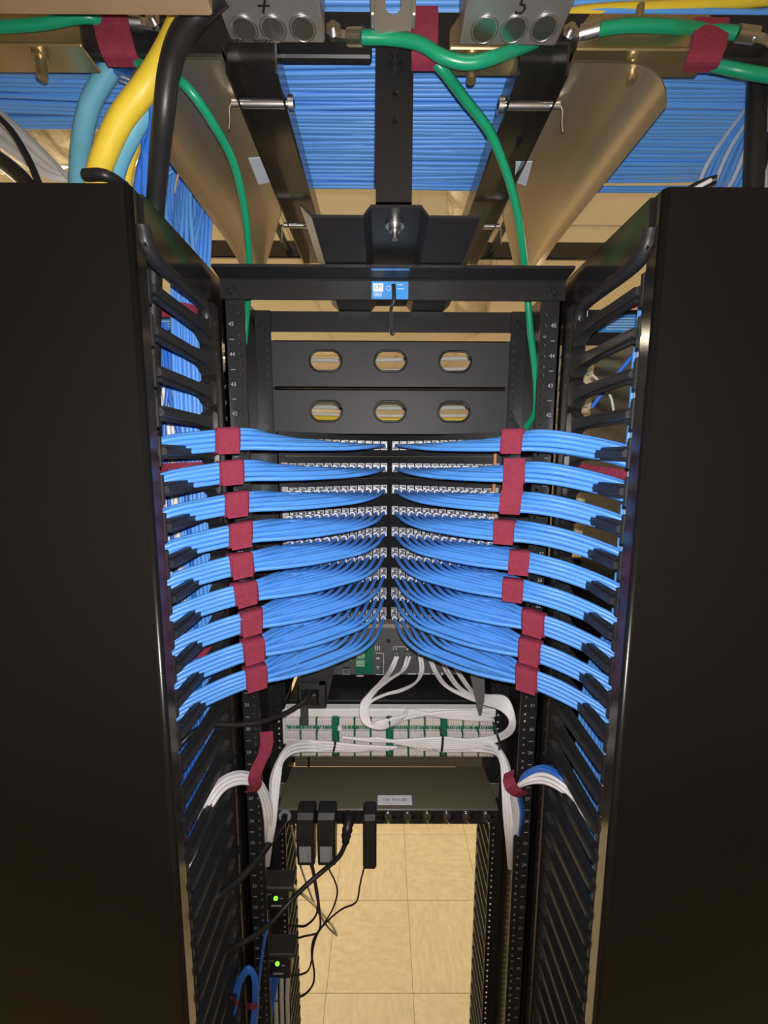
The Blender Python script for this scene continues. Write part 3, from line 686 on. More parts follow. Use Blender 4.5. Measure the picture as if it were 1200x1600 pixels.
clamp('yellow zinc splice clamp behind the junction box marked 5', 0.055, 0.135, at(733, 115, Z=2.29).x)
GR = 0.0059
cable('ground_wire', P((-30, 44, -0.172), (60, 38, -0.172), (140, 27, -0.170), (176, 55, -0.150), (215, 98, -0.152), (252, 108, -0.165), (292, 136, -0.170), (330, 188, -0.145), (364, 252, -0.10), (381, 320, -0.055), (389, 395, 0.0), (388, 450, 0.05), (385, 500, 0.085), (380, 560, 0.10)), 0.0052, GREEN, 'green ground wire curving down from the left strap behind the rack top', 'wire')
cable('ground_wire', P((566, 58, -0.168), (610, 60, -0.170), (655, 68, -0.176), (690, 88, -0.178), (728, 98, -0.178), (765, 92, -0.178), (810, 76, -0.165), (850, 60, -0.155)), GR, GREEN, 'green ground wire with a lug running in front of the hanger strap', 'wire')
cable('ground_wire', P((675, 92, -0.150), (694, 112, -0.146), (724, 152, -0.12), (765, 206, -0.09), (791, 268, -0.06), (808, 330, -0.03), (818, 400, 0.01), (823, 450, 0.045), (829, 520, 0.055), (837, 590, 0.045), (837, 640, 0.03), (822, 668, 0.0), (806, 690, -0.03)), GR*0.95, GREEN, 'long green ground wire hanging down the right rail to the top blue bundle', 'wire')
cable('ground_wire', P((935, 46, -0.168), (985, 40, -0.170), (1050, 42, -0.168), (1095, 46, -0.156), (1150, 52, -0.160)), GR, GREEN, 'green ground wire with lugs under the yellow cable at the top right', 'wire')
cable('ground_wire', P((1085, 96, -0.146), (1135, 106, -0.150), (1170, 113, -0.155), (1230, 124, -0.16)), GR, GREEN, 'green ground wire leaving the frame below the right strap', 'wire')
def lug(label, a, b, c):
    """tongue end a, barrel start b, barrel end c (pixels at depth)"""
    t = thing('cable_lug', label, 'lug', at(*b[:2], Y=b[2])); o = t.location.copy(); A, B, D = at(*a[:2], Y=a[2])-o, Vector((0, 0, 0)), at(*c[:2], Y=c[2])-o
    m = MB(); m.cyl(B, D, 0.0072, 12); m.build('barrel', ZINC, t)
    m = MB(); m.ribbon([A, (A+B)/2, B+(D-B)*0.2], (0, 0.004, 0.0075), 0.003); m.build('tongue', ZINC, t)
    m = MB(); n = Vector((0, -1, 0)); q = A*0.7; m.cyl(q, q+n*0.006, 0.0085, 6); m.cyl(q, q+n*0.011, 0.004, 8); m.build('bolt', ZINC, t)
lug('tin lug on the green wire beside the junction box marked 7', (512, 52, -0.150), (545, 58, -0.160), (568, 58, -0.168))
lug('tin lug on the green wire right of the junction box marked 5', (880, 58, -0.150), (905, 54, -0.162), (936, 46, -0.168))
lug('tin lug at the right edge of the frame', (1215, 66, -0.150), (1180, 56, -0.158), (1150, 52, -0.160))
lug('tin two-bolt lug right of the wide left strap', (252, 40, -0.146), (222, 36, -0.148), (200, 34, -0.150))
cable('yellow_cable', P((880, 24, -0.12), (940, 17, -0.12), (1040, 12, -0.12), (1130, 5, -0.12), (1230, -4, -0.12)), 0.0062, YEL, 'yellow cable running along the top right above the green wire', 'cable')
cable('yellow_cable', P((670, 100, -0.135), (705, 104, -0.135), (740, 104, -0.135), (775, 101, -0.135)), 0.003, YEL, 'thin yellow cable peeking out beside the middle burgundy strap', 'cable')
pb = MB(); pa, pz = at(60, 8, Y=-0.24), at(330, 18, Y=-0.24); pb.bbox((-0.62, -0.26, pz.z), (pz.x, -0.235, pz.z+0.12), 0.002); tag(pb.build('wood_board', mat('plywood', (0.34, 0.235, 0.125), 0.7, var=0.25, scale=25)), 'tan wooden board edge at the top left of the frame', 'board')

# innerducts and black cables at the left
DR = 0.0125
cable('innerduct', P((200, 70, -0.10), (172, 108, -0.10), (142, 160, -0.10), (128, 220, -0.10), (124, 275, -0.11), (126, 330, -0.12)), 0.0108, AQUA, 'pale blue innerduct standing farthest left over the manager', 'innerduct', None, 12)
cable('innerduct', P((292, 10, -0.165), (276, 50, -0.168), (254, 94, -0.172), (226, 138, -0.172), (190, 185, -0.165), (166, 235, -0.155), (153, 275, -0.145), (150, 320, -0.14)), 0.0118, YEL, 'thick yellow innerduct curving down into the left manager', 'innerduct', None, 12)
cable('innerduct', P((258, 120, -0.150), (233, 160, -0.150), (205, 205, -0.145), (186, 245, -0.135), (177, 280, -0.125), (174, 320, -0.12)), 0.0112, AQUA, 'pale blue innerduct between the two yellow ones over the left manager', 'innerduct', None, 12)
cable('innerduct', P((243, 155, -0.130), (222, 195, -0.125), (205, 235, -0.115), (195, 280, -0.11), (193, 320, -0.11)), 0.0075, YEL, 'thin yellow innerduct beside the blue drop on the left', 'innerduct', None, 12)
cl = MB(); a, b = at(134, 274, Y=-0.165), at(196, 292, Y=-0.14); cl.tube(spline([a, at(166, 274, Y=-0.17), b], 4), 0.006, 8); tag(cl.build('duct_clip', RUB), 'black clip holding the innerducts at the top of the left door', 'clip')
cable('power_cable', P((345, -12, -0.20), (310, 22, -0.19), (280, 62, -0.190), (264, 115, -0.187), (256, 180, -0.175), (248, 260, -0.145), (242, 340, -0.115), (240, 420, -0.105), (238, 520, -0.10), (238, 600, -0.10), (240, 680, -0.08)), 0.0105, RUB, 'thick black cable curving down into the left manager', 'cable', None, 12)
for q in range(9):
    cable('white_cable', P((-30, 150+q*7, -0.02+0.006*(q % 3)), (30, 200+q*6, -0.04), (80, 250+q*3.5, -0.06), (112+q*3, 285, -0.075), (140+q*4, 330, -0.08)), 0.0034, GREYC if q % 3 == 0 else WHITE, 'pale cable slanting down at the far left into the left manager', 'cable', 'pale cables slanting in at the far left')
cable('power_cable', P((-20, 168, -0.10), (18, 205, -0.10), (45, 250, -0.11), (66, 300, -0.12)), 0.004, RUB, 'thin black cable in front of the pale cables at the far left', 'cable')
cable('power_cable', P((-30, 232, -0.10), (10, 258, -0.11), (40, 285, -0.12), (60, 320, -0.13)), 0.0095, RUB, 'thick black cable at the lower far left over the door', 'cable')
cable('deep_blue_cable', P((175, 108, -0.09), (205, 118, -0.13), (232, 140, -0.155), (240, 200, -0.145), (222, 262, -0.12), (212, 320, -0.12)), 0.0055, BLUED, 'deep blue cable beside the thick black one on the left', 'cable')
cable('deep_blue_cable', P((180, 116, -0.08), (210, 130, -0.12), (230, 160, -0.145), (228, 230, -0.13), (228, 330, -0.12)), 0.0055, BLUED, 'second deep blue cable just left of the thick black one', 'cable')
pv = MB(); pv.tube([at(1184, 120, Y=-0.10), at(1180, 215, Y=-0.10), at(1176, 330, Y=-0.10)], 0.0105, 12); tag(pv.build('power_cable', RUB), 'thick black cable standing upright at the upper right over the door', 'cable')
cable('power_cable', P((1215, 190, -0.05), (1195, 240, -0.06), (1180, 290, -0.07), (1170, 330, -0.08)), 0.0065, RUB, 'black cable slanting in at the far right over the door', 'cable')
for q in range(5):
    cable('white_cable', P((1230, 150+16*q, 0.0), (1205, 205+14*q, -0.02), (1190+3*q, 260+8*q, -0.04), (1182+4*q, 330, -0.05)), 0.0036, GREYC, 'pale cable slanting in at the far right over the door', 'cable', 'pale cables at the far right')
cable('power_cable', P((1120, 280, -0.12), (1095, 288, -0.11), (1075, 300, -0.10), (1060, 325, -0.09)), 0.0050, RUB, 'short black cable looping over the top of the right door', 'cable')
cable('white_cable', P((1110, 282, -0.13), (1078, 300, -0.13), (1052, 325, -0.13), (1046, 345, -0.13)), 0.0025, WHITE, 'thin white cable looping over the top of the right manager', 'cable')

# foil ducts behind
def foil(label, a, b, r):
    m = MB(); a, b = Vector(a), Vector(b); n = 60; t = (b-a).normalized(); N = t.orthogonal().normalized(); B = t.cross(N); S = 32; vs = []; rr = random.Random(5)
    for i in range(n):
        for k in range(S):
            q = 2*PI*k/S; R = r*(1+0.03*math.sin(i*1.1)+rr.uniform(-0.03, 0.03))
            vs.append(a+(b-a)*(i/(n-1))+(N*math.cos(q)+B*math.sin(q))*R)
    m.add(vs, [(i*S+k, i*S+(k+1) % S, i*S+S+(k+1) % S, i*S+S+k) for i in range(n-1) for k in range(S)], 0, True)
    o = tag(m.build('foil_duct', FOIL), label, 'duct')
    for q in (0.25, 0.75):
        c = a+(b-a)*q; h = MB(); h.box((c.x-0.012, c.y-0.001, c.z+r*0.9), (c.x+0.012, c.y+0.001, CEIL)); h.build('hanger', ZINC, o)
    return o
foil('crinkled foil duct running away behind the rack to the right', (0.22, 0.46, 2.70), (0.52, 1.95, 2.70), 0.095)
foil('crinkled foil duct behind the blue cables at the left', (-1.5, 0.44, 2.66), (-0.42, 0.36, 2.66), 0.115)

# maker's label and hook on the top angle
ml = MB(); z0, z1 = 2.0985, 2.1235
ml.bbox((-0.032, -0.0052, z0), (0.023, -0.0040, z1), 0.0003); mo = ml.build('maker_label', LBLUE, top_near); mo['label'] = 'blue maker label'
lw = MB(); yy = -0.0054
lw.box((-0.0295, yy, 2.109), (-0.0145, yy+0.0003, 2.1205)); 
for x0, x1, z in ((-0.0285, -0.016, 2.1065), (-0.0285, -0.017, 2.1045), (-0.0285, -0.0165, 2.1025), (0.0065, 0.0145, 2.1185), (0.0065, 0.0165, 2.1125)):
    lw.box((x0, yy, z), (x1, yy+0.0003, z+0.0008))
lw.tube([(-0.0065+0.0033*math.cos(a), yy, 2.1135+0.0033*math.sin(a)) for a in [2*PI*k/18 for k in range(19)]], 0.0004, 5)
lw.build('label_print', LWHITE, top_near)
lt = MB(); put_text(lt, 'CPI', 0.0098, (-0.0220, yy-0.0002, 2.1147), (1, 0, 0), (0, 0, 1), 0, 'CENTER', 0.82); lt.build('label_logo', LBLUE, top_near)
lu = MB()
lu.box((-0.032, -0.0330, 2.1290), (0.023, -0.0080, 2.1293)); lu.build('label_fold', LBLUE, top_near)
hk = MB(); hk.tube(spline([at(615, 445, Y=-0.012), at(615.5, 455, Y=-0.014), at(615.5, 468, Y=-0.014), at(614, 475, Y=-0.012), at(610, 479, Y=-0.010)], 4), 0.0030, 8)
hk.tube(spline([at(613, 476, Y=-0.006), at(611, 484, Y=-0.008), at(610, 500, Y=-0.008), at(610.5, 516, Y=-0.008), at(613, 522, Y=-0.009), at(616, 519, Y=-0.010)], 4), 0.0025, 8)
tag(hk.build('wire_hook', PLAST), 'small black wire hook hanging from the top angle over the blue label', 'hook')

# ------------------------------------------------------------------ lower gear: chassis, power brick, punch-down panel, vent unit, power strip
amp = thing('amplifier', 'dark grey rack chassis with a green terminal board and white wires at its back', 'amplifier', (0.012, 0.257, 1.352))
def rel(px, py, Y, o): p = at(px, py, Y=Y); return p.x-o.location.x, p.z-o.location.z
m = MB(); m.bbox((-0.222, 0.0, 0.0), (0.222, 0.30, 0.128), 0.002); m.build('chassis', AMPG, amp)
for q in (-1, 1): m = MB(); m.bbox((q*0.219-0.012, -0.100, 0.0), (q*0.231-0.012, 0.002, 0.128), 0.001); m.build('mounting_ear', BLACK, amp)
m = MB(); m.bbox((-0.215, -0.0025, 0.118), (0.215, 0.0, 0.127), 0.0005)
for q in range(70): m.box((-0.21+0.006*q, -0.0032, 0.1195), (-0.2075+0.006*q, -0.0025, 0.1255))
m.build('mesh_strip', GALV, amp)
x0, z1 = rel(555, 1003, 0.256, amp); x1, z0 = rel(583, 1052, 0.256, amp)
m = MB(); m.box((x0, -0.004, z0), (x1, -0.0005, z1)); tb = m.build('terminal_board', PCB, amp)
for (py0, py1) in ((1009, 1016), (1019, 1027), (1031, 1040)):
    _, za = rel(556, py1, 0.25, amp); _, zb = rel(556, py0, 0.25, amp)
    m = MB(); m.bbox((x0+0.002, -0.013, za), (x0+0.023, -0.004, zb), 0.001)
    for q in range(4):
        m.cyl((x0+0.0045+0.005*q, -0.0132, (za+zb)/2), (x0+0.0045+0.005*q, -0.0138, (za+zb)/2), 0.0016, 8, 1)
    m.build('terminal', [LGRN, ZINC], tb)
pr = MB()
def prn(px0, py0, px1, py1):
    a = rel(px0, py1, 0.257, amp); b = rel(px1, py0, 0.257, amp); pr.box((a[0], -0.0006, a[1]), (b[0], 0.0, b[1]))
for r_ in ((586, 1009, 587.5, 1016), (589, 1009, 590.5, 1016), (592, 1009, 593.5, 1016), (587, 1020, 600, 1021), (599, 1020, 600, 1054), (587, 1053.5, 600, 1054.5), (588, 1027, 593, 1030), (588, 1041, 593, 1042.5), (590, 1043, 591, 1046), (614, 1010, 634, 1011), (614, 1010, 615, 1018), (618, 1013, 620, 1017), (635, 1013, 638, 1017), (652, 1013, 655, 1017), (637, 1052, 650, 1053.5), (652, 1052, 672, 1053.5), (675, 1052, 682, 1053.5), (512, 1043, 520, 1044), (512, 1046, 518, 1047), (531, 1029, 540, 1030), (531, 1032, 537, 1033), (557, 1055, 568, 1057), (540, 1024, 548, 1025), (548, 1024, 549, 1031), (531, 1031, 549, 1031.8)): prn(*r_)
tri = [rel(688, 1051, 0.257, amp), rel(693, 1051, 0.257, amp), rel(690.5, 1056, 0.257, amp)]
pr.prism(tri, 'Y', -0.0006, 0.0)
pr.build('printed_marks', WPRINT, amp)
for (px, py) in ((619, 1024), (637, 1024), (655, 1024), (673, 1026), (690, 1028), (708, 1030)):
    x, z = rel(px, py, 0.252, amp)
    m = MB(); m.bbox((x-0.007, -0.010, z-0.013), (x+0.007, 0.0, z+0.011), 0.001); m.box((x-0.0045, -0.0105, z-0.010), (x+0.0045, -0.010, z-0.002)); m.cyl((x-0.003, -0.010, z+0.006), (x-0.003, -0.0108, z+0.006), 0.002, 8, 1); m.cyl((x+0.003, -0.010, z+0.006), (x+0.003, -0.0108, z+0.006), 0.002, 8, 1); m.build('wire_socket', [AMPG, ZINC], amp)
x, z = rel(541, 1049, 0.254, amp)
m = MB(); m.ring_plate((x-0.0085, x+0.0085, z-0.008, z+0.008), [(x-0.006, z-0.0055), (x+0.006, z-0.0055), (x+0.006, z+0.0055), (x-0.006, z+0.0055)], -0.005, 0.0); m.build('network_socket', GALV, amp)
x, z = rel(607, 1001, 0.257, amp); m = MB(); m.cyl((x, 0, z), (x, -0.005, z), 0.004, 12); m.build('screw', BLACK, amp)
shelf = MB(); shelf.bbox((-0.222, 0.19, 1.222), (0.222, 0.50, 1.330), 0.002); [shelf.bbox((x0_, 0.156, z0_), (x1_, 0.192, z1_), 0.001) for x0_, x1_ in ((-0.241, -0.221), (0.221, 0.241)) for z0_, z1_ in ((1.222, 1.330),)]; tag(shelf.build('black_chassis', BLACK), 'plain black rack chassis under the grey one, behind the punch-down panel', 'chassis')

pb_ = thing('power_brick', 'black power brick with a plugged mains lead at the left of the grey chassis', 'power supply', at(492, 1075, Y=0.09))
m = MB()
m.prism([(-0.030, -0.034), (0.022, -0.034), (0.032, 0.012), (0.040, 0.045), (-0.018, 0.045), (-0.030, 0.012)], 'Y', 0.002, 0.14)
m.ring_plate((-0.030, 0.023, -0.034, 0.013), [(-0.024, -0.028), (0.010, -0.028), (0.010, 0.004), (-0.024, 0.004)], -0.012, 0.002)
m.box((-0.030, -0.012, -0.034), (-0.0285, 0.002, 0.013)); m.box((0.0215, -0.012, -0.034), (0.023, 0.002, 0.013))
m.bbox((-0.030, -0.014, 0.013), (0.010, -0.002, 0.016), 0.001); m.build('case', mat('brick_plastic', (0.032, 0.033, 0.037), 0.38), pb_)
m = MB(); m.bbox((-0.019, -0.022, -0.022), (0.007, 0.001, 0.000), 0.003, 0, 2); m.build('plug', RUB, pb_)
m = MB(); m.bbox((-0.028, -0.006, -0.075), (-0.013, -0.001, -0.034), 0.001); m.build('tab', mat('tab_plastic', (0.05, 0.052, 0.058), 0.5), pb_)
ld = MB(); P_ = P((484, 1078, 0.06), (478, 1092, 0.045), (462, 1105, 0.03), (440, 1117, 0.01), (410, 1127, -0.02), (375, 1132, -0.04), (335, 1132, -0.06), (308, 1140, -0.08), (285, 1160, -0.10), (262, 1190, -0.11))
ld.tube(spline(P_, 6), 0.0043, 10)
for q in range(7):
    a = spline(P_, 6)[2+q]; ld.tube([a, a+(spline(P_, 6)[3+q]-a)*0.55], 0.0085-0.0005*q, 10)
tag(ld.build('mains_cable', RUB), 'black mains lead from the power brick curving left across the rail', 'cord')

pdp = thing('punch_down_panel', 'white and green punch-down wiring panel with rows of white blocks', 'wiring panel', (0.003, 0.139, 1.241))
m = MB(); m.bbox((-0.241, 0.014, 0.0), (0.241, 0.018, 0.089), 0.0006); m.build('panel_plate', LWHITE, pdp)
m = MB(); m.bbox((-0.221, -0.004, 0.086), (0.221, 0.016, 0.104), 0.002); m.build('top_ledge', LWHITE, pdp)
m = MB(); m.box((-0.220, 0.004, 0.001), (0.220, 0.014, 0.087)); m.build('circuit_board', PCB, pdp)
def block_mesh():
    m = MB(); a = 0.0150
    m.bbox((-a, -0.006, -0.0068), (a, 0.006, 0.0068), 0.001)
    for q in range(9):
        x = -a+0.0016+0.0034*q
        m.box((x-0.0007, -0.0095, -0.0062), (x+0.0007, -0.006, 0.0062))
    return m.mesh('wiring_block', IDC)
BM = block_mesh(); gaps = [-0.2035+0.0336*i+0.012*(i//3) for i in range(12)]
rows = (0.0775, 0.0485, 0.0325, 0.0085)
for z in rows:
    for x in gaps: link('wiring_block', BM, pdp, (x, -0.002, z))
for i in range(1, 4):
    x = (gaps[i*3-1]+gaps[i*3])/2
    m = MB(); m.bbox((x-0.0045, -0.006, 0.001), (x+0.0045, 0.004, 0.090), 0.0008); m.build('divider', PCB, pdp)
dv = MB()
for i in range(11):
    if i % 3 != 2:
        x = (gaps[i]+gaps[i+1])/2
        for z in rows: dv.box((x-0.0007, -0.008, z-0.007), (x+0.0007, 0.004, z+0.007))
dv.build('block_dividers', PCB, pdp)['kind'] = 'stuff'
wr = MB(); rw = random.Random(11)
for x in gaps:
    for q in range(8):
        xx = x-0.0135+0.0034*q+rw.uniform(-0.0005, 0.0005)
        if rw.random() < 0.75:
            b_ = rw.uniform(-0.002, 0.002)
            wr.tube(spline([(xx, -0.008, 0.071), (xx+b_, -0.006-rw.random()*0.003, 0.063), (xx+b_*0.5, -0.0085, 0.055)], 3), 0.00055, 4)
        if rw.random() < 0.55:
            b_ = rw.uniform(-0.004, 0.004)
            wr.tube(spline([(xx, -0.0085, 0.044), (xx+b_, -0.013, 0.039), (xx+b_*1.6, -0.011, 0.034)], 3), 0.00055, 4)
wo = wr.build('thin_wires', WHITE, pdp); wo['kind'] = 'stuff'
zt = MB(); p = at(533, 1136, Y=0.128); zt.bbox((p.x-0.0095, -0.018, p.z-1.241-0.004), (p.x-0.001, -0.010, p.z-1.241+0.004), 0.0006); zt.build('tie_mount', LWHITE, pdp)

vu = thing('vented_unit', 'black vented rack unit just below the punch-down panel', 'chassis', (0.0, 0.215, 1.150))
m = MB(); m.box((-0.222, 0.012, 0.0), (0.222, 0.30, 0.066)); m.build('case', BLACK, vu)
for q in (-1, 1): m = MB(); m.bbox((q*0.219, -0.058, 0.0), (q*0.240, 0.014, 0.090), 0.001); m.build('mounting_ear', BLACK, vu)
for q in range(6):
    m = MB(); m.prism([(0.010, 0.004+0.0095*q), (-0.002, 0.0005+0.0095*q), (-0.003, 0.0025+0.0095*q), (0.010, 0.0065+0.0095*q)], 'X', -0.216, 0.158); m.build('louver', BROWNM, vu)
m = MB(); m.box((0.158, -0.003, 0.0), (0.222, 0.012, 0.066)); m.build('front_plate', BROWNM, vu); m = MB(); m.box((-0.186, -0.0035, 0.0), (-0.181, 0.0, 0.066)); m.build('mullion', BLACK, vu)

pdu = thing('power_strip', 'black rack power strip with round outlets and a white 110 HOUSE label', 'power strip', (0.0, 0.081, 1.132))
m = MB(); m.bbox((-0.222, 0.0, 0.0), (0.222, 0.115, 0.033), 0.0025, 0, 2)
m.bbox((-0.241, 0.066, 0.0), (-0.222, 0.070, 0.033), 0.001); m.bbox((0.222, 0.066, 0.0), (0.241, 0.070, 0.033), 0.001)
m.build('housing', mat('strip_top_sheen', (0.14, 0.118, 0.082), 0.40, spec=0.8, bump=0.05, bscale=600), pdu)  # warm reflection on the black top put into this brown base
m = MB(); m.bbox((-0.2215, -0.0009, 0.0008), (0.2215, 0.0, 0.031), 0.0003); m.build('front_panel', BLACK, pdu)  # thin black skin added so the front lacks the top's painted sheen
a = at(590, 1258, Z=1.165); b = at(643, 1243, Z=1.165)
m = MB(); m.bbox((a.x, a.y-0.081, 0.033), (b.x, b.y-0.081, 0.0338), 0.0003); lo = m.build('label', LWHITE, pdu); lo['label'] = 'white printed label'
m = MB(); put_text(m, '110  HOUSE', 0.0098, ((a.x+b.x)/2, (a.y+b.y)/2-0.081, 0.0341), (1, 0, 0), (0, 1, 0), 0, 'CENTER', 0.95); m.build('label_text', BLKINK, lo)
OX = [-0.160+0.0397*i for i in range(10)]
for i, x in enumerate(OX):
    m = MB(); zc = 0.0165
    ring = [(x+0.0136*math.cos(q), -0.001, zc+0.0136*math.sin(q)) for q in [2*PI*k/24 for k in range(26)]]
    m.tube(ring, 0.0016, 6)
    m.tube([(x, 0.0, zc), (x, -0.0022, zc), (x, -0.0040, zc), (x, -0.0046, zc)], [0.0126, 0.0122, 0.0095, 0.0], 24, 0, False)
    m.box((x-0.0045, -0.0052, zc-0.001), (x-0.0032, -0.0040, zc+0.005), 1); m.box((x+0.0032, -0.0052, zc-0.001), (x+0.0045, -0.0040, zc+0.005), 1)
    m.cyl((x, -0.0040, zc-0.0055), (x, -0.0054, zc-0.0055), 0.0022, 10, 1)
    m.build('outlet', [GLOSSB, ZINC], pdu)
m = MB(); gx = at(445, 1275, Y=0.078); m.cyl((gx.x, 0.0, gx.z-1.132), (gx.x, -0.004, gx.z-1.132), 0.0125, 24); m.build('cord_collar', LGREY, pdu).__setitem__('label', 'grey round cord collar')
o = cable('mains_cable', P((445, 1275, 0.074), (443, 1283, 0.062), (434, 1297, 0.035), (418, 1322, 0.0), (395, 1352, -0.035), (365, 1382, -0.065), (335, 1404, -0.09), (300, 1425, -0.10)), 0.0062, RUB, 'black supply cord leaving the left end of the power strip', 'cord', None, 10)
# adapters and plugs in the strip
def adapter(label, px0, px1, py0, py1, hump, lbl):
    y = 0.055; a = at(px0, py1, Y=y); b = at(px1, py0, Y=y); c = thing('power_adapter', label, 'adapter', ((a.x+b.x)/2, y, a.z)); w_ = (b.x-a.x)/2; H = b.z-a.z
    m = MB()
    if hump: m.prism([(0.022, H), (-0.006, H), (-0.014, H*0.93), (-0.018, H*0.60), (-0.013, H*0.55), (-0.012, 0.002), (0.010, 0.0), (0.012, H*0.5), (0.022, H*0.62)], 'X', -w_, w_, 0, 0.0022)
    else: m.prism([(0.022, H), (-0.008, H), (-0.014, H-0.008), (-0.014, 0.002), (0.008, 0.0), (0.010, H*0.62), (0.022, H*0.70)], 'X', -w_, w_, 0, 0.003)
    m.build('case', PLAST, c)
    if lbl:
        m = MB(); m.box((-w_*0.72, -0.0132, H*0.09), (w_*0.60, -0.0118, H*0.40)); lo_ = m.build('rating_label', LGREY, c); lo_['label'] = 'grey rating label'
        t = MB()
        for q in range(6): t.box((-w_*0.64, -0.0136, H*(0.12+0.042*q)), (w_*(0.1+0.07*(q % 3)), -0.0132, H*(0.135+0.042*q)))
        t.prism([(-w_*0.5, H*0.36), (-w_*0.2, H*0.36), (-w_*0.35, H*0.385)], 'Y', -0.0136, -0.0132); t.build('label_print', GPRINT, lo_)
    return c
adapter('black power adapter with a grey label, leftmost in the power strip', 466.5, 492, 1266, 1344, True, True)
adapter('black power adapter with a grey label, second from the left in the power strip', 498, 525, 1266, 1344, True, True)
adapter('tall slim black power adapter without a label in the power strip', 567.5, 588.5, 1267, 1348, False, False)
pl = MB(); q_ = P((545, 1278, 0.078), (545, 1280, 0.06), (543.5, 1292, 0.045), (541, 1305, 0.040), (540, 1318, 0.038)); pl.tube(spline(q_, 4), [0.0130]*3+[0.0125]*3+[0.0112, 0.0105, 0.0088, 0.0105, 0.0100, 0.0078, 0.0095, 0.0085, 0.0070, 0.0075, 0.0055], 12)
tail = spline(P((540, 1318, 0.038), (530, 1338, 0.033), (508, 1358, 0.028), (480, 1382, 0.012), (452, 1410, -0.005), (425, 1440, -0.03), (395, 1463, -0.055), (365, 1480, -0.075), (346, 1487, -0.09)), 6)
pl.tube(tail, 0.0044, 10)
tag(pl.build('mains_cable', RUB), 'black cord with a moulded plug, third from the left in the power strip', 'cord')
TW = mat('thin_lead_jacket', (0.045, 0.025, 0.04), 0.45); VIO = mat('pale_violet_jacket', (0.42, 0.38, 0.44), 0.45)
def lead(label, pts, r=0.0017, m=None): return cable('thin_lead', P(*pts), r, m or TW, label, 'wire', None, 6, 6)
lead('thin dark lead of the leftmost adapter looping to the rail', ((483, 1344, 0.05), (489, 1365, 0.05), (493, 1390, 0.05), (497, 1415, 0.05), (492, 1433, 0.05), (478, 1446, 0.05), (466, 1447, 0.06), (450, 1446, 0.07)), 0.0021)
lead('thin dark lead of the second adapter crossing to the upper small device', ((511, 1344, 0.05), (514, 1358, 0.05), (523, 1376, 0.05), (527, 1395, 0.05), (520, 1420, 0.05), (505, 1445, 0.05), (495, 1458, 0.05), (475, 1463, 0.055), (452, 1470, 0.065)))
lead('thin dark lead of the slim adapter falling to the bottom left', ((571, 1347, 0.05), (563, 1380, 0.05), (559, 1404, 0.05), (552, 1413, 0.05), (535, 1420, 0.05), (515, 1436, 0.05), (498, 1456, 0.05), (490, 1478, 0.05), (487, 1500, 0.05), (480, 1518, 0.05), (460, 1524, 0.06), (445, 1520, 0.07)))
lead('thin dark lead hanging beside the left adapter and curling to the lower left', ((487, 1344, 0.055), (492, 1370, 0.055), (497, 1400, 0.055), (500, 1430, 0.055), (500, 1450, 0.055), (490, 1468, 0.055), (487, 1490, 0.055), (491, 1520, 0.055), (488, 1540, 0.055), (472, 1556, 0.055), (445, 1560, 0.05), (423, 1565, 0.045)), 0.0021)
lead('pale violet lead hanging from behind the left adapter', ((455, 1290, 0.22), (463, 1330, 0.30), (478, 1378, 0.36), (495, 1420, 0.36), (512, 1448, 0.36), (526, 1461, 0.36)), 0.0026, VIO)
lead('cream patch lead slanting across the floor gap', ((455, 1380, 0.36), (470, 1395, 0.36), (490, 1412, 0.36), (508, 1432, 0.36), (522, 1450, 0.36), (526, 1461, 0.36)), 0.0042, mat('cream_jacket', (0.92, 0.84, 0.50), 0.45))

# white cables: amplifier loops, panel runs, side bundles
WR = 0.0031
for q in range(6):
    sx = (618, 622, 636, 641, 655, 659)[q]; d = q*3.4; j = (q % 3)*5
    if q < 4: mid = [(sx-9, 1046+j*0.3, 0.225), (596+d, 1064, 0.17), (577+d*0.6, 1084+j*0.4, 0.12), (564+d*0.8, 1103+d*0.4, 0.095)]
    else: mid = [(sx+2, 1048, 0.235), (650, 1066, 0.20), (628, 1076+j*0.3, 0.16), (600, 1086, 0.13), (572+j*0.3, 1102, 0.10)]
    end = [(568+d*0.7, 1128+d*0.3, 0.085), (592, 1138-d*0.6, 0.080), (614+d, 1132-d*0.8, 0.095), (640, 1121-d*0.7, 0.110), (690, 1113+d*0.4, 0.115), (738, 1112+d*0.7, 0.116), (766, 1118+d*0.4, 0.122)]
    cable('white_wire', P((sx, 1026, 0.247), *mid, *end), WR, WHITE, 'white cable looping from the left amplifier sockets down onto the wiring panel', 'cable', 'white amplifier cables looping left')
for q in range(6):
    sx = (672, 676, 690, 695, 707, 711)[q]; d = q*3.4
    cable('white_wire', P((sx, 1034+q*0.5, 0.247), (sx+8, 1052, 0.22), (sx+24, 1072+d*0.2, 0.17), (730+d, 1090-d*0.3, 0.13), (756+d*0.4, 1099-d*0.7, 0.095), (782+d*0.5, 1108-d, 0.06), (797+d*0.35, 1124-d*0.2, 0.045), (792+d*0.4, 1141+d*0.2, 0.055), (770, 1151+d*0.5, 0.085), (730, 1156+d*0.7, 0.105), (690, 1153+d*0.9, 0.108), (640, 1156+d*0.5, 0.112), (590, 1158-d*0.3, 0.115), (535+d*3, 1152+d*0.2, 0.120)), WR, WHITE, 'white cable from the right amplifier sockets looping round to the wiring panel', 'cable', 'white amplifier cables looping right')
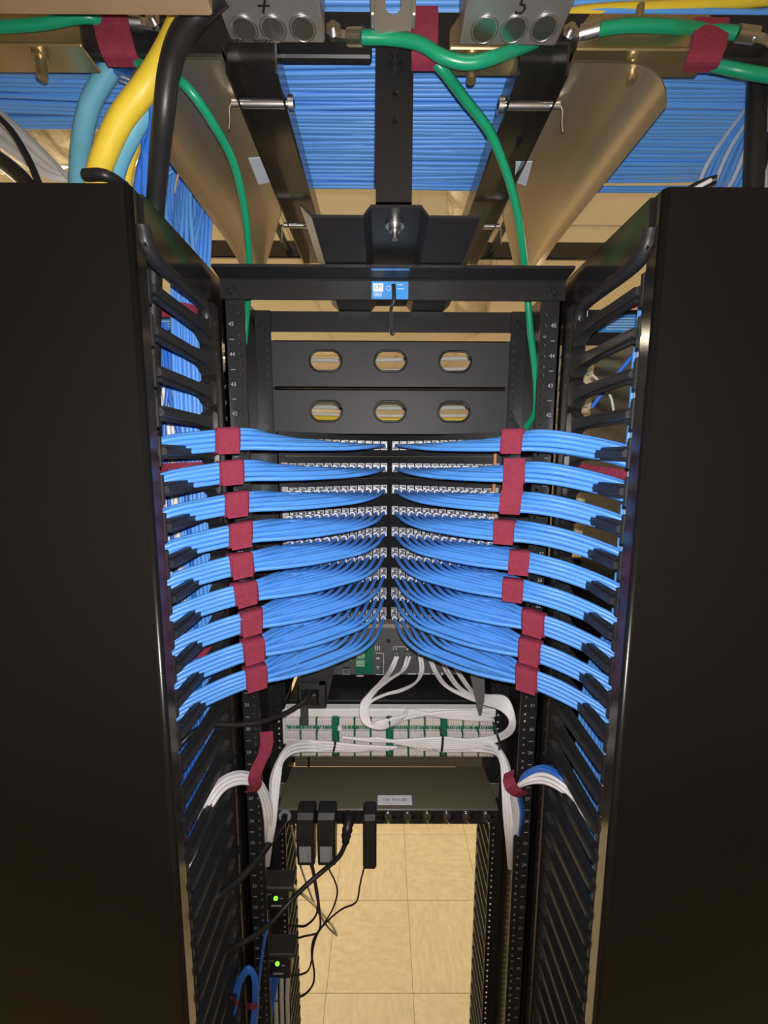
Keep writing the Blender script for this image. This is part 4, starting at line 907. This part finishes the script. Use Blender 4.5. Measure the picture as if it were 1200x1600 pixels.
for q in range(9):
    d = (q-4)*1.7; dz = (q % 3)*0.006
    cable('white_wire', P((620-q*6, 1168+(q % 4)*1.5, 0.118), (560, 1169+d*0.6, 0.112), (500, 1166+d, 0.108), (462, 1167+d*1.1, 0.09-dz), (442, 1182+d, 0.06-dz), (431+d*0.9, 1212, 0.035-dz), (428+d*0.8, 1245, 0.02-dz), (424+d*0.8, 1285, 0.012-dz), (420+d*0.5, 1318, 0.02-dz), (417+d*0.3, 1352, 0.04)), WR, WHITE, 'white cable from the wiring panel going down the left rail', 'cable', 'white cables from the panel down the left rail')
    cable('white_wire', P((298-q*0.4, 1345+q*3, -0.11), (312+d*0.5, 1295+d*0.4, -0.10), (327+d*0.7, 1252+d, -0.085-dz), (350+d*0.3, 1224+d*1.2, -0.06-dz), (378, 1215+d*1.2, -0.035-dz), (402-d*0.4, 1224+d*0.8, -0.015-dz), (416-d*0.9, 1252, 0.0-dz), (421-d*0.9, 1285, 0.01-dz), (418-d*0.5, 1318, 0.02), (416-d*0.3, 1350, 0.045)), WR, WHITE, 'white cable arching over the left rail from the manager', 'cable', 'white cables arching from the left manager')
    cable('white_wire', P((640+q*6, 1166+(q % 4)*1.8, 0.118), (690, 1168+d*0.7, 0.112), (740, 1166+d, 0.105), (772, 1170+d, 0.085-dz), (788-d*0.7, 1192, 0.055-dz), (792-d*0.9, 1230, 0.03-dz), (795-d, 1275, 0.015-dz), (797-d*0.7, 1315, 0.02-dz), (798-d*0.3, 1356, 0.04)), WR, WHITE, 'white cable from the wiring panel going down the right rail', 'cable', 'white cables from the panel down the right rail')
for q in range(11):
    d = (q-5)*1.9; dz = (q % 3)*0.006; blue = q < 4
    cable('white_wire' if not blue else 'deep_blue_cable', P((798-d*0.3, 1352, 0.045), (806-d*0.5, 1310, 0.02-dz), (810-d*0.7, 1270, 0.0-dz), (806-d*0.6, 1240, -0.012-dz), (818, 1219+d*0.7, -0.025-dz), (850, 1210+d*1.3, -0.045-dz), (884, 1229+d*1.2, -0.07-dz), (912, 1264+d, -0.09), (936, 1302+d*0.8, -0.105), (958, 1345, -0.12)), WR, BLUED if blue else WHITE, ('deep blue' if blue else 'white')+' cable arching over the right rail from the manager', 'cable', ('blue' if blue else 'white')+' cables arching from the right manager')
def fstrap(label, pts, hw, th=0.0015):
    m = MB(); m.ribbon(spline(P(*pts), 6), hw, th); return tag(m.build('cable_strap', VELC), label, 'strap')
fstrap('long burgundy strap end standing up from the left white bundle', ((416, 1143, -0.022), (417, 1160, -0.028), (413, 1178, -0.033), (404, 1196, -0.038), (398, 1214, -0.042), (399, 1228, -0.038), (392, 1237, -0.030)), (0.0108, 0, 0.0012))
m = MB(); rp = [at(797+13*math.cos(a)*0.35-6*math.sin(a)+8, 1224+24*math.sin(a)*0.8-3, Y=-0.035+0.022*math.cos(a)) for a in [2*PI*k/18 for k in range(19)]]
m.ribbon([at(796, 1206, Y=-0.018), at(794, 1216, Y=-0.030), at(798, 1229, Y=-0.040), at(808, 1239, Y=-0.038), at(818, 1242, Y=-0.026)], (0.0085, 0.0, 0.0045), 0.0016); tag(m.build('cable_strap', VELC), 'curved burgundy strap round the right white and blue bundle', 'strap')
for lab, pts in (('black cable tie on the white cables at the left end of the wiring panel', ((444, 1162, 0.075), (447, 1172, 0.072), (451, 1181, 0.076))), ('black cable tie on the white cables at the right end of the wiring panel', ((771, 1128, 0.075), (777, 1148, 0.060), (781, 1163, 0.058), (778, 1180, 0.066))), ('black cable tie right of the middle of the wiring panel', ((690, 1138, 0.100), (692, 1152, 0.094), (691, 1166, 0.094), (690, 1174, 0.106))), ('black cable tie left of the middle of the wiring panel', ((524, 1158, 0.106), (523, 1166, 0.096), (521, 1174, 0.098))), ('black cable tie at the middle of the wiring panel', ((606, 1119, 0.085), (608, 1128, 0.083), (608, 1136, 0.088)))):
    m = MB(); m.ribbon(spline(P(*pts), 4), (0.0022, 0, 0), 0.0016); tag(m.build('cable_tie', RUB), lab, 'cable tie')
# tapered post in front of the grey chassis, right
m = MB(); a = [at(735, 1056, Y=0.09), at(757, 1056, Y=0.09), at(755, 1098, Y=0.09), at(752, 1117, Y=0.09), at(748, 1117, Y=0.09)]; m.prism([(p.x, p.z) for p in a], 'Y', 0.088, 0.094); m.bbox((a[1].x-0.001, 0.088, a[2].z), (a[1].x+0.001, 0.16, a[1].z), 0.0005)
for zz_ in (0.25, 0.62): m.cyl((a[1].x-0.006, 0.088, a[2].z+(a[1].z-a[2].z)*zz_), (a[1].x-0.006, 0.0868, a[2].z+(a[1].z-a[2].z)*zz_), 0.0012, 8)
tag(m.build('chassis_bracket', AMPG), 'dark grey tapered bracket at the right end of the grey chassis', 'bracket')

# small devices on the left rail, blue service loop
def device(label, px0, px1, py0, pym, py1, led, txt):
    yb = 0.03; a = at(px0, py1, Y=yb); b = at(px1, pym, Y=yb)
    d = thing('media_converter', label, 'device', ((a.x+b.x)/2, yb, a.z)); w_ = (b.x-a.x)/2; H = b.z-a.z
    m = MB(); m.bbox((-w_, 0.0, 0), (w_, 0.032, H), 0.003, 0, 2); m.build('case', BLACK, d)
    m = MB(); m.bbox((-w_-0.002, -0.004, H), (w_+0.010, 0.032, H+0.010), 0.002); m.build('bracket', mat('bracket_paint', (0.035, 0.034, 0.032), 0.5), d)
    p = at(*led, Y=yb); m = MB(); m.tube([(p.x-d.location.x, -0.0015, p.z-a.z), (p.x-d.location.x, -0.002, p.z-a.z)], 0.0042, 14); m.tube([(p.x-d.location.x, 0.0, p.z-a.z), (p.x-d.location.x, -0.0015, p.z-a.z)], 0.0042, 14); m.build('indicator', LED, d)
    t = MB(); put_text(t, txt, 0.007, (-w_*0.5, -0.0004, H*0.80), (1, 0, 0), (0, 0, 1)); t.box((-w_*0.35, -0.0006, H*0.22), (w_*0.45, 0.0, H*0.27)); t.box((w_*0.35, -0.0006, H*0.58), (w_*0.6, 0.0, H*0.61)); t.build('printed_marks', GPRINT, d)
device('small black device with a green light on the left rail, upper one', 411, 450, 1368, 1391, 1423, (431, 1403), 'SRV')
device('small black device with a green light on the left rail, lower one', 414, 453, 1470, 1494, 1530, (433.5, 1505), 'PWR')
for q in range(9):
    e = (q % 3)*3.2-3.2; y = -0.055+0.007*(q//3)
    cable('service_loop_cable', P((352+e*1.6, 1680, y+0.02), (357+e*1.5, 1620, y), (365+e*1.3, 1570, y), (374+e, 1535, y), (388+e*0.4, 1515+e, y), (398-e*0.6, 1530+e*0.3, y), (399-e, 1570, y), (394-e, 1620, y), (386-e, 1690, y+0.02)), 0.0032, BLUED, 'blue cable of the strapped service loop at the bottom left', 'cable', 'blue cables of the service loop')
cable('deep_blue_cable', P((420, 1440, -0.02), (412, 1475, -0.02), (406, 1520, -0.02), (400, 1580, -0.02), (394, 1660, -0.02)), 0.0030, BLUED, 'single blue cable running down beside the service loop', 'cable')
for q in range(3): cable('deep_blue_cable', P((424+q*5, 1528, 0.03), (420+q*4, 1560, 0.03), (414+q*4, 1600, 0.03), (406+q*3, 1690, 0.03)), 0.0031, BLUED, 'dark blue cable below the lower small device', 'cable', 'dark blue cables below the lower device')
for q in range(3): cable('grey_cable', P((430+q*10, 1526, 0.05), (431+q*9, 1560, 0.05), (432+q*9, 1610, 0.05), (434+q*8, 1700, 0.05)), 0.0045, GREYC, 'grey cable below the lower small device', 'cable', 'grey cables below the lower device')
for lab, pts in (('burgundy strap on the left leg of the blue service loop', ((353, 1560, -0.058), (362, 1563, -0.066), (372, 1568, -0.058))), ('burgundy strap on the right leg of the blue service loop', ((384, 1570, -0.056), (393, 1573, -0.066), (403, 1571, -0.056)))):
    m = MB(); m.ribbon(spline(P(*pts), 4), (0, 0, 0.006), 0.0014); tag(m.build('cable_strap', VELC), lab, 'strap')

# equipment seen through the right manager
eq = thing('wall_cabinet', 'beige slotted metal enclosure seen through the right manager fingers', 'enclosure', (0.64, 0.50, 1.78))
m = MB(); m.bbox((-0.10, 0.0, 0.05), (0.085, 0.12, 0.18), 0.012, 0, 2); m.bbox((-0.10, 0.0, -0.16), (0.08, 0.12, 0.03), 0.012, 0, 2); m.bbox((-0.10, 0.0, 0.21), (0.085, 0.12, 0.33), 0.008, 0, 2); m.build('case', BEIGE, eq)
m = MB(); m.bbox((-0.10, -0.006, 0.105), (0.075, 0.0, 0.145), 0.002); m.build('latch_plate', GALV, eq)
m = MB(); m.bbox((0.0, -0.012, 0.116), (0.05, -0.006, 0.134), 0.003); m.build('latch', YEL, eq)
for q in range(6):
    m = MB(); m.bbox((-0.02, -0.004, 0.20+0.024*q), (0.08, 0.0, 0.212+0.024*q), 0.002); m.build('slot', BLACK, eq)
m = MB(); m.bbox((-0.16, 0.02, -0.3), (-0.11, 0.10, 0.40), 0.003); m.bbox((0.10, 0.02, -0.3), (0.16, 0.10, 0.40), 0.003); m.build('frame', BROWNM, eq)
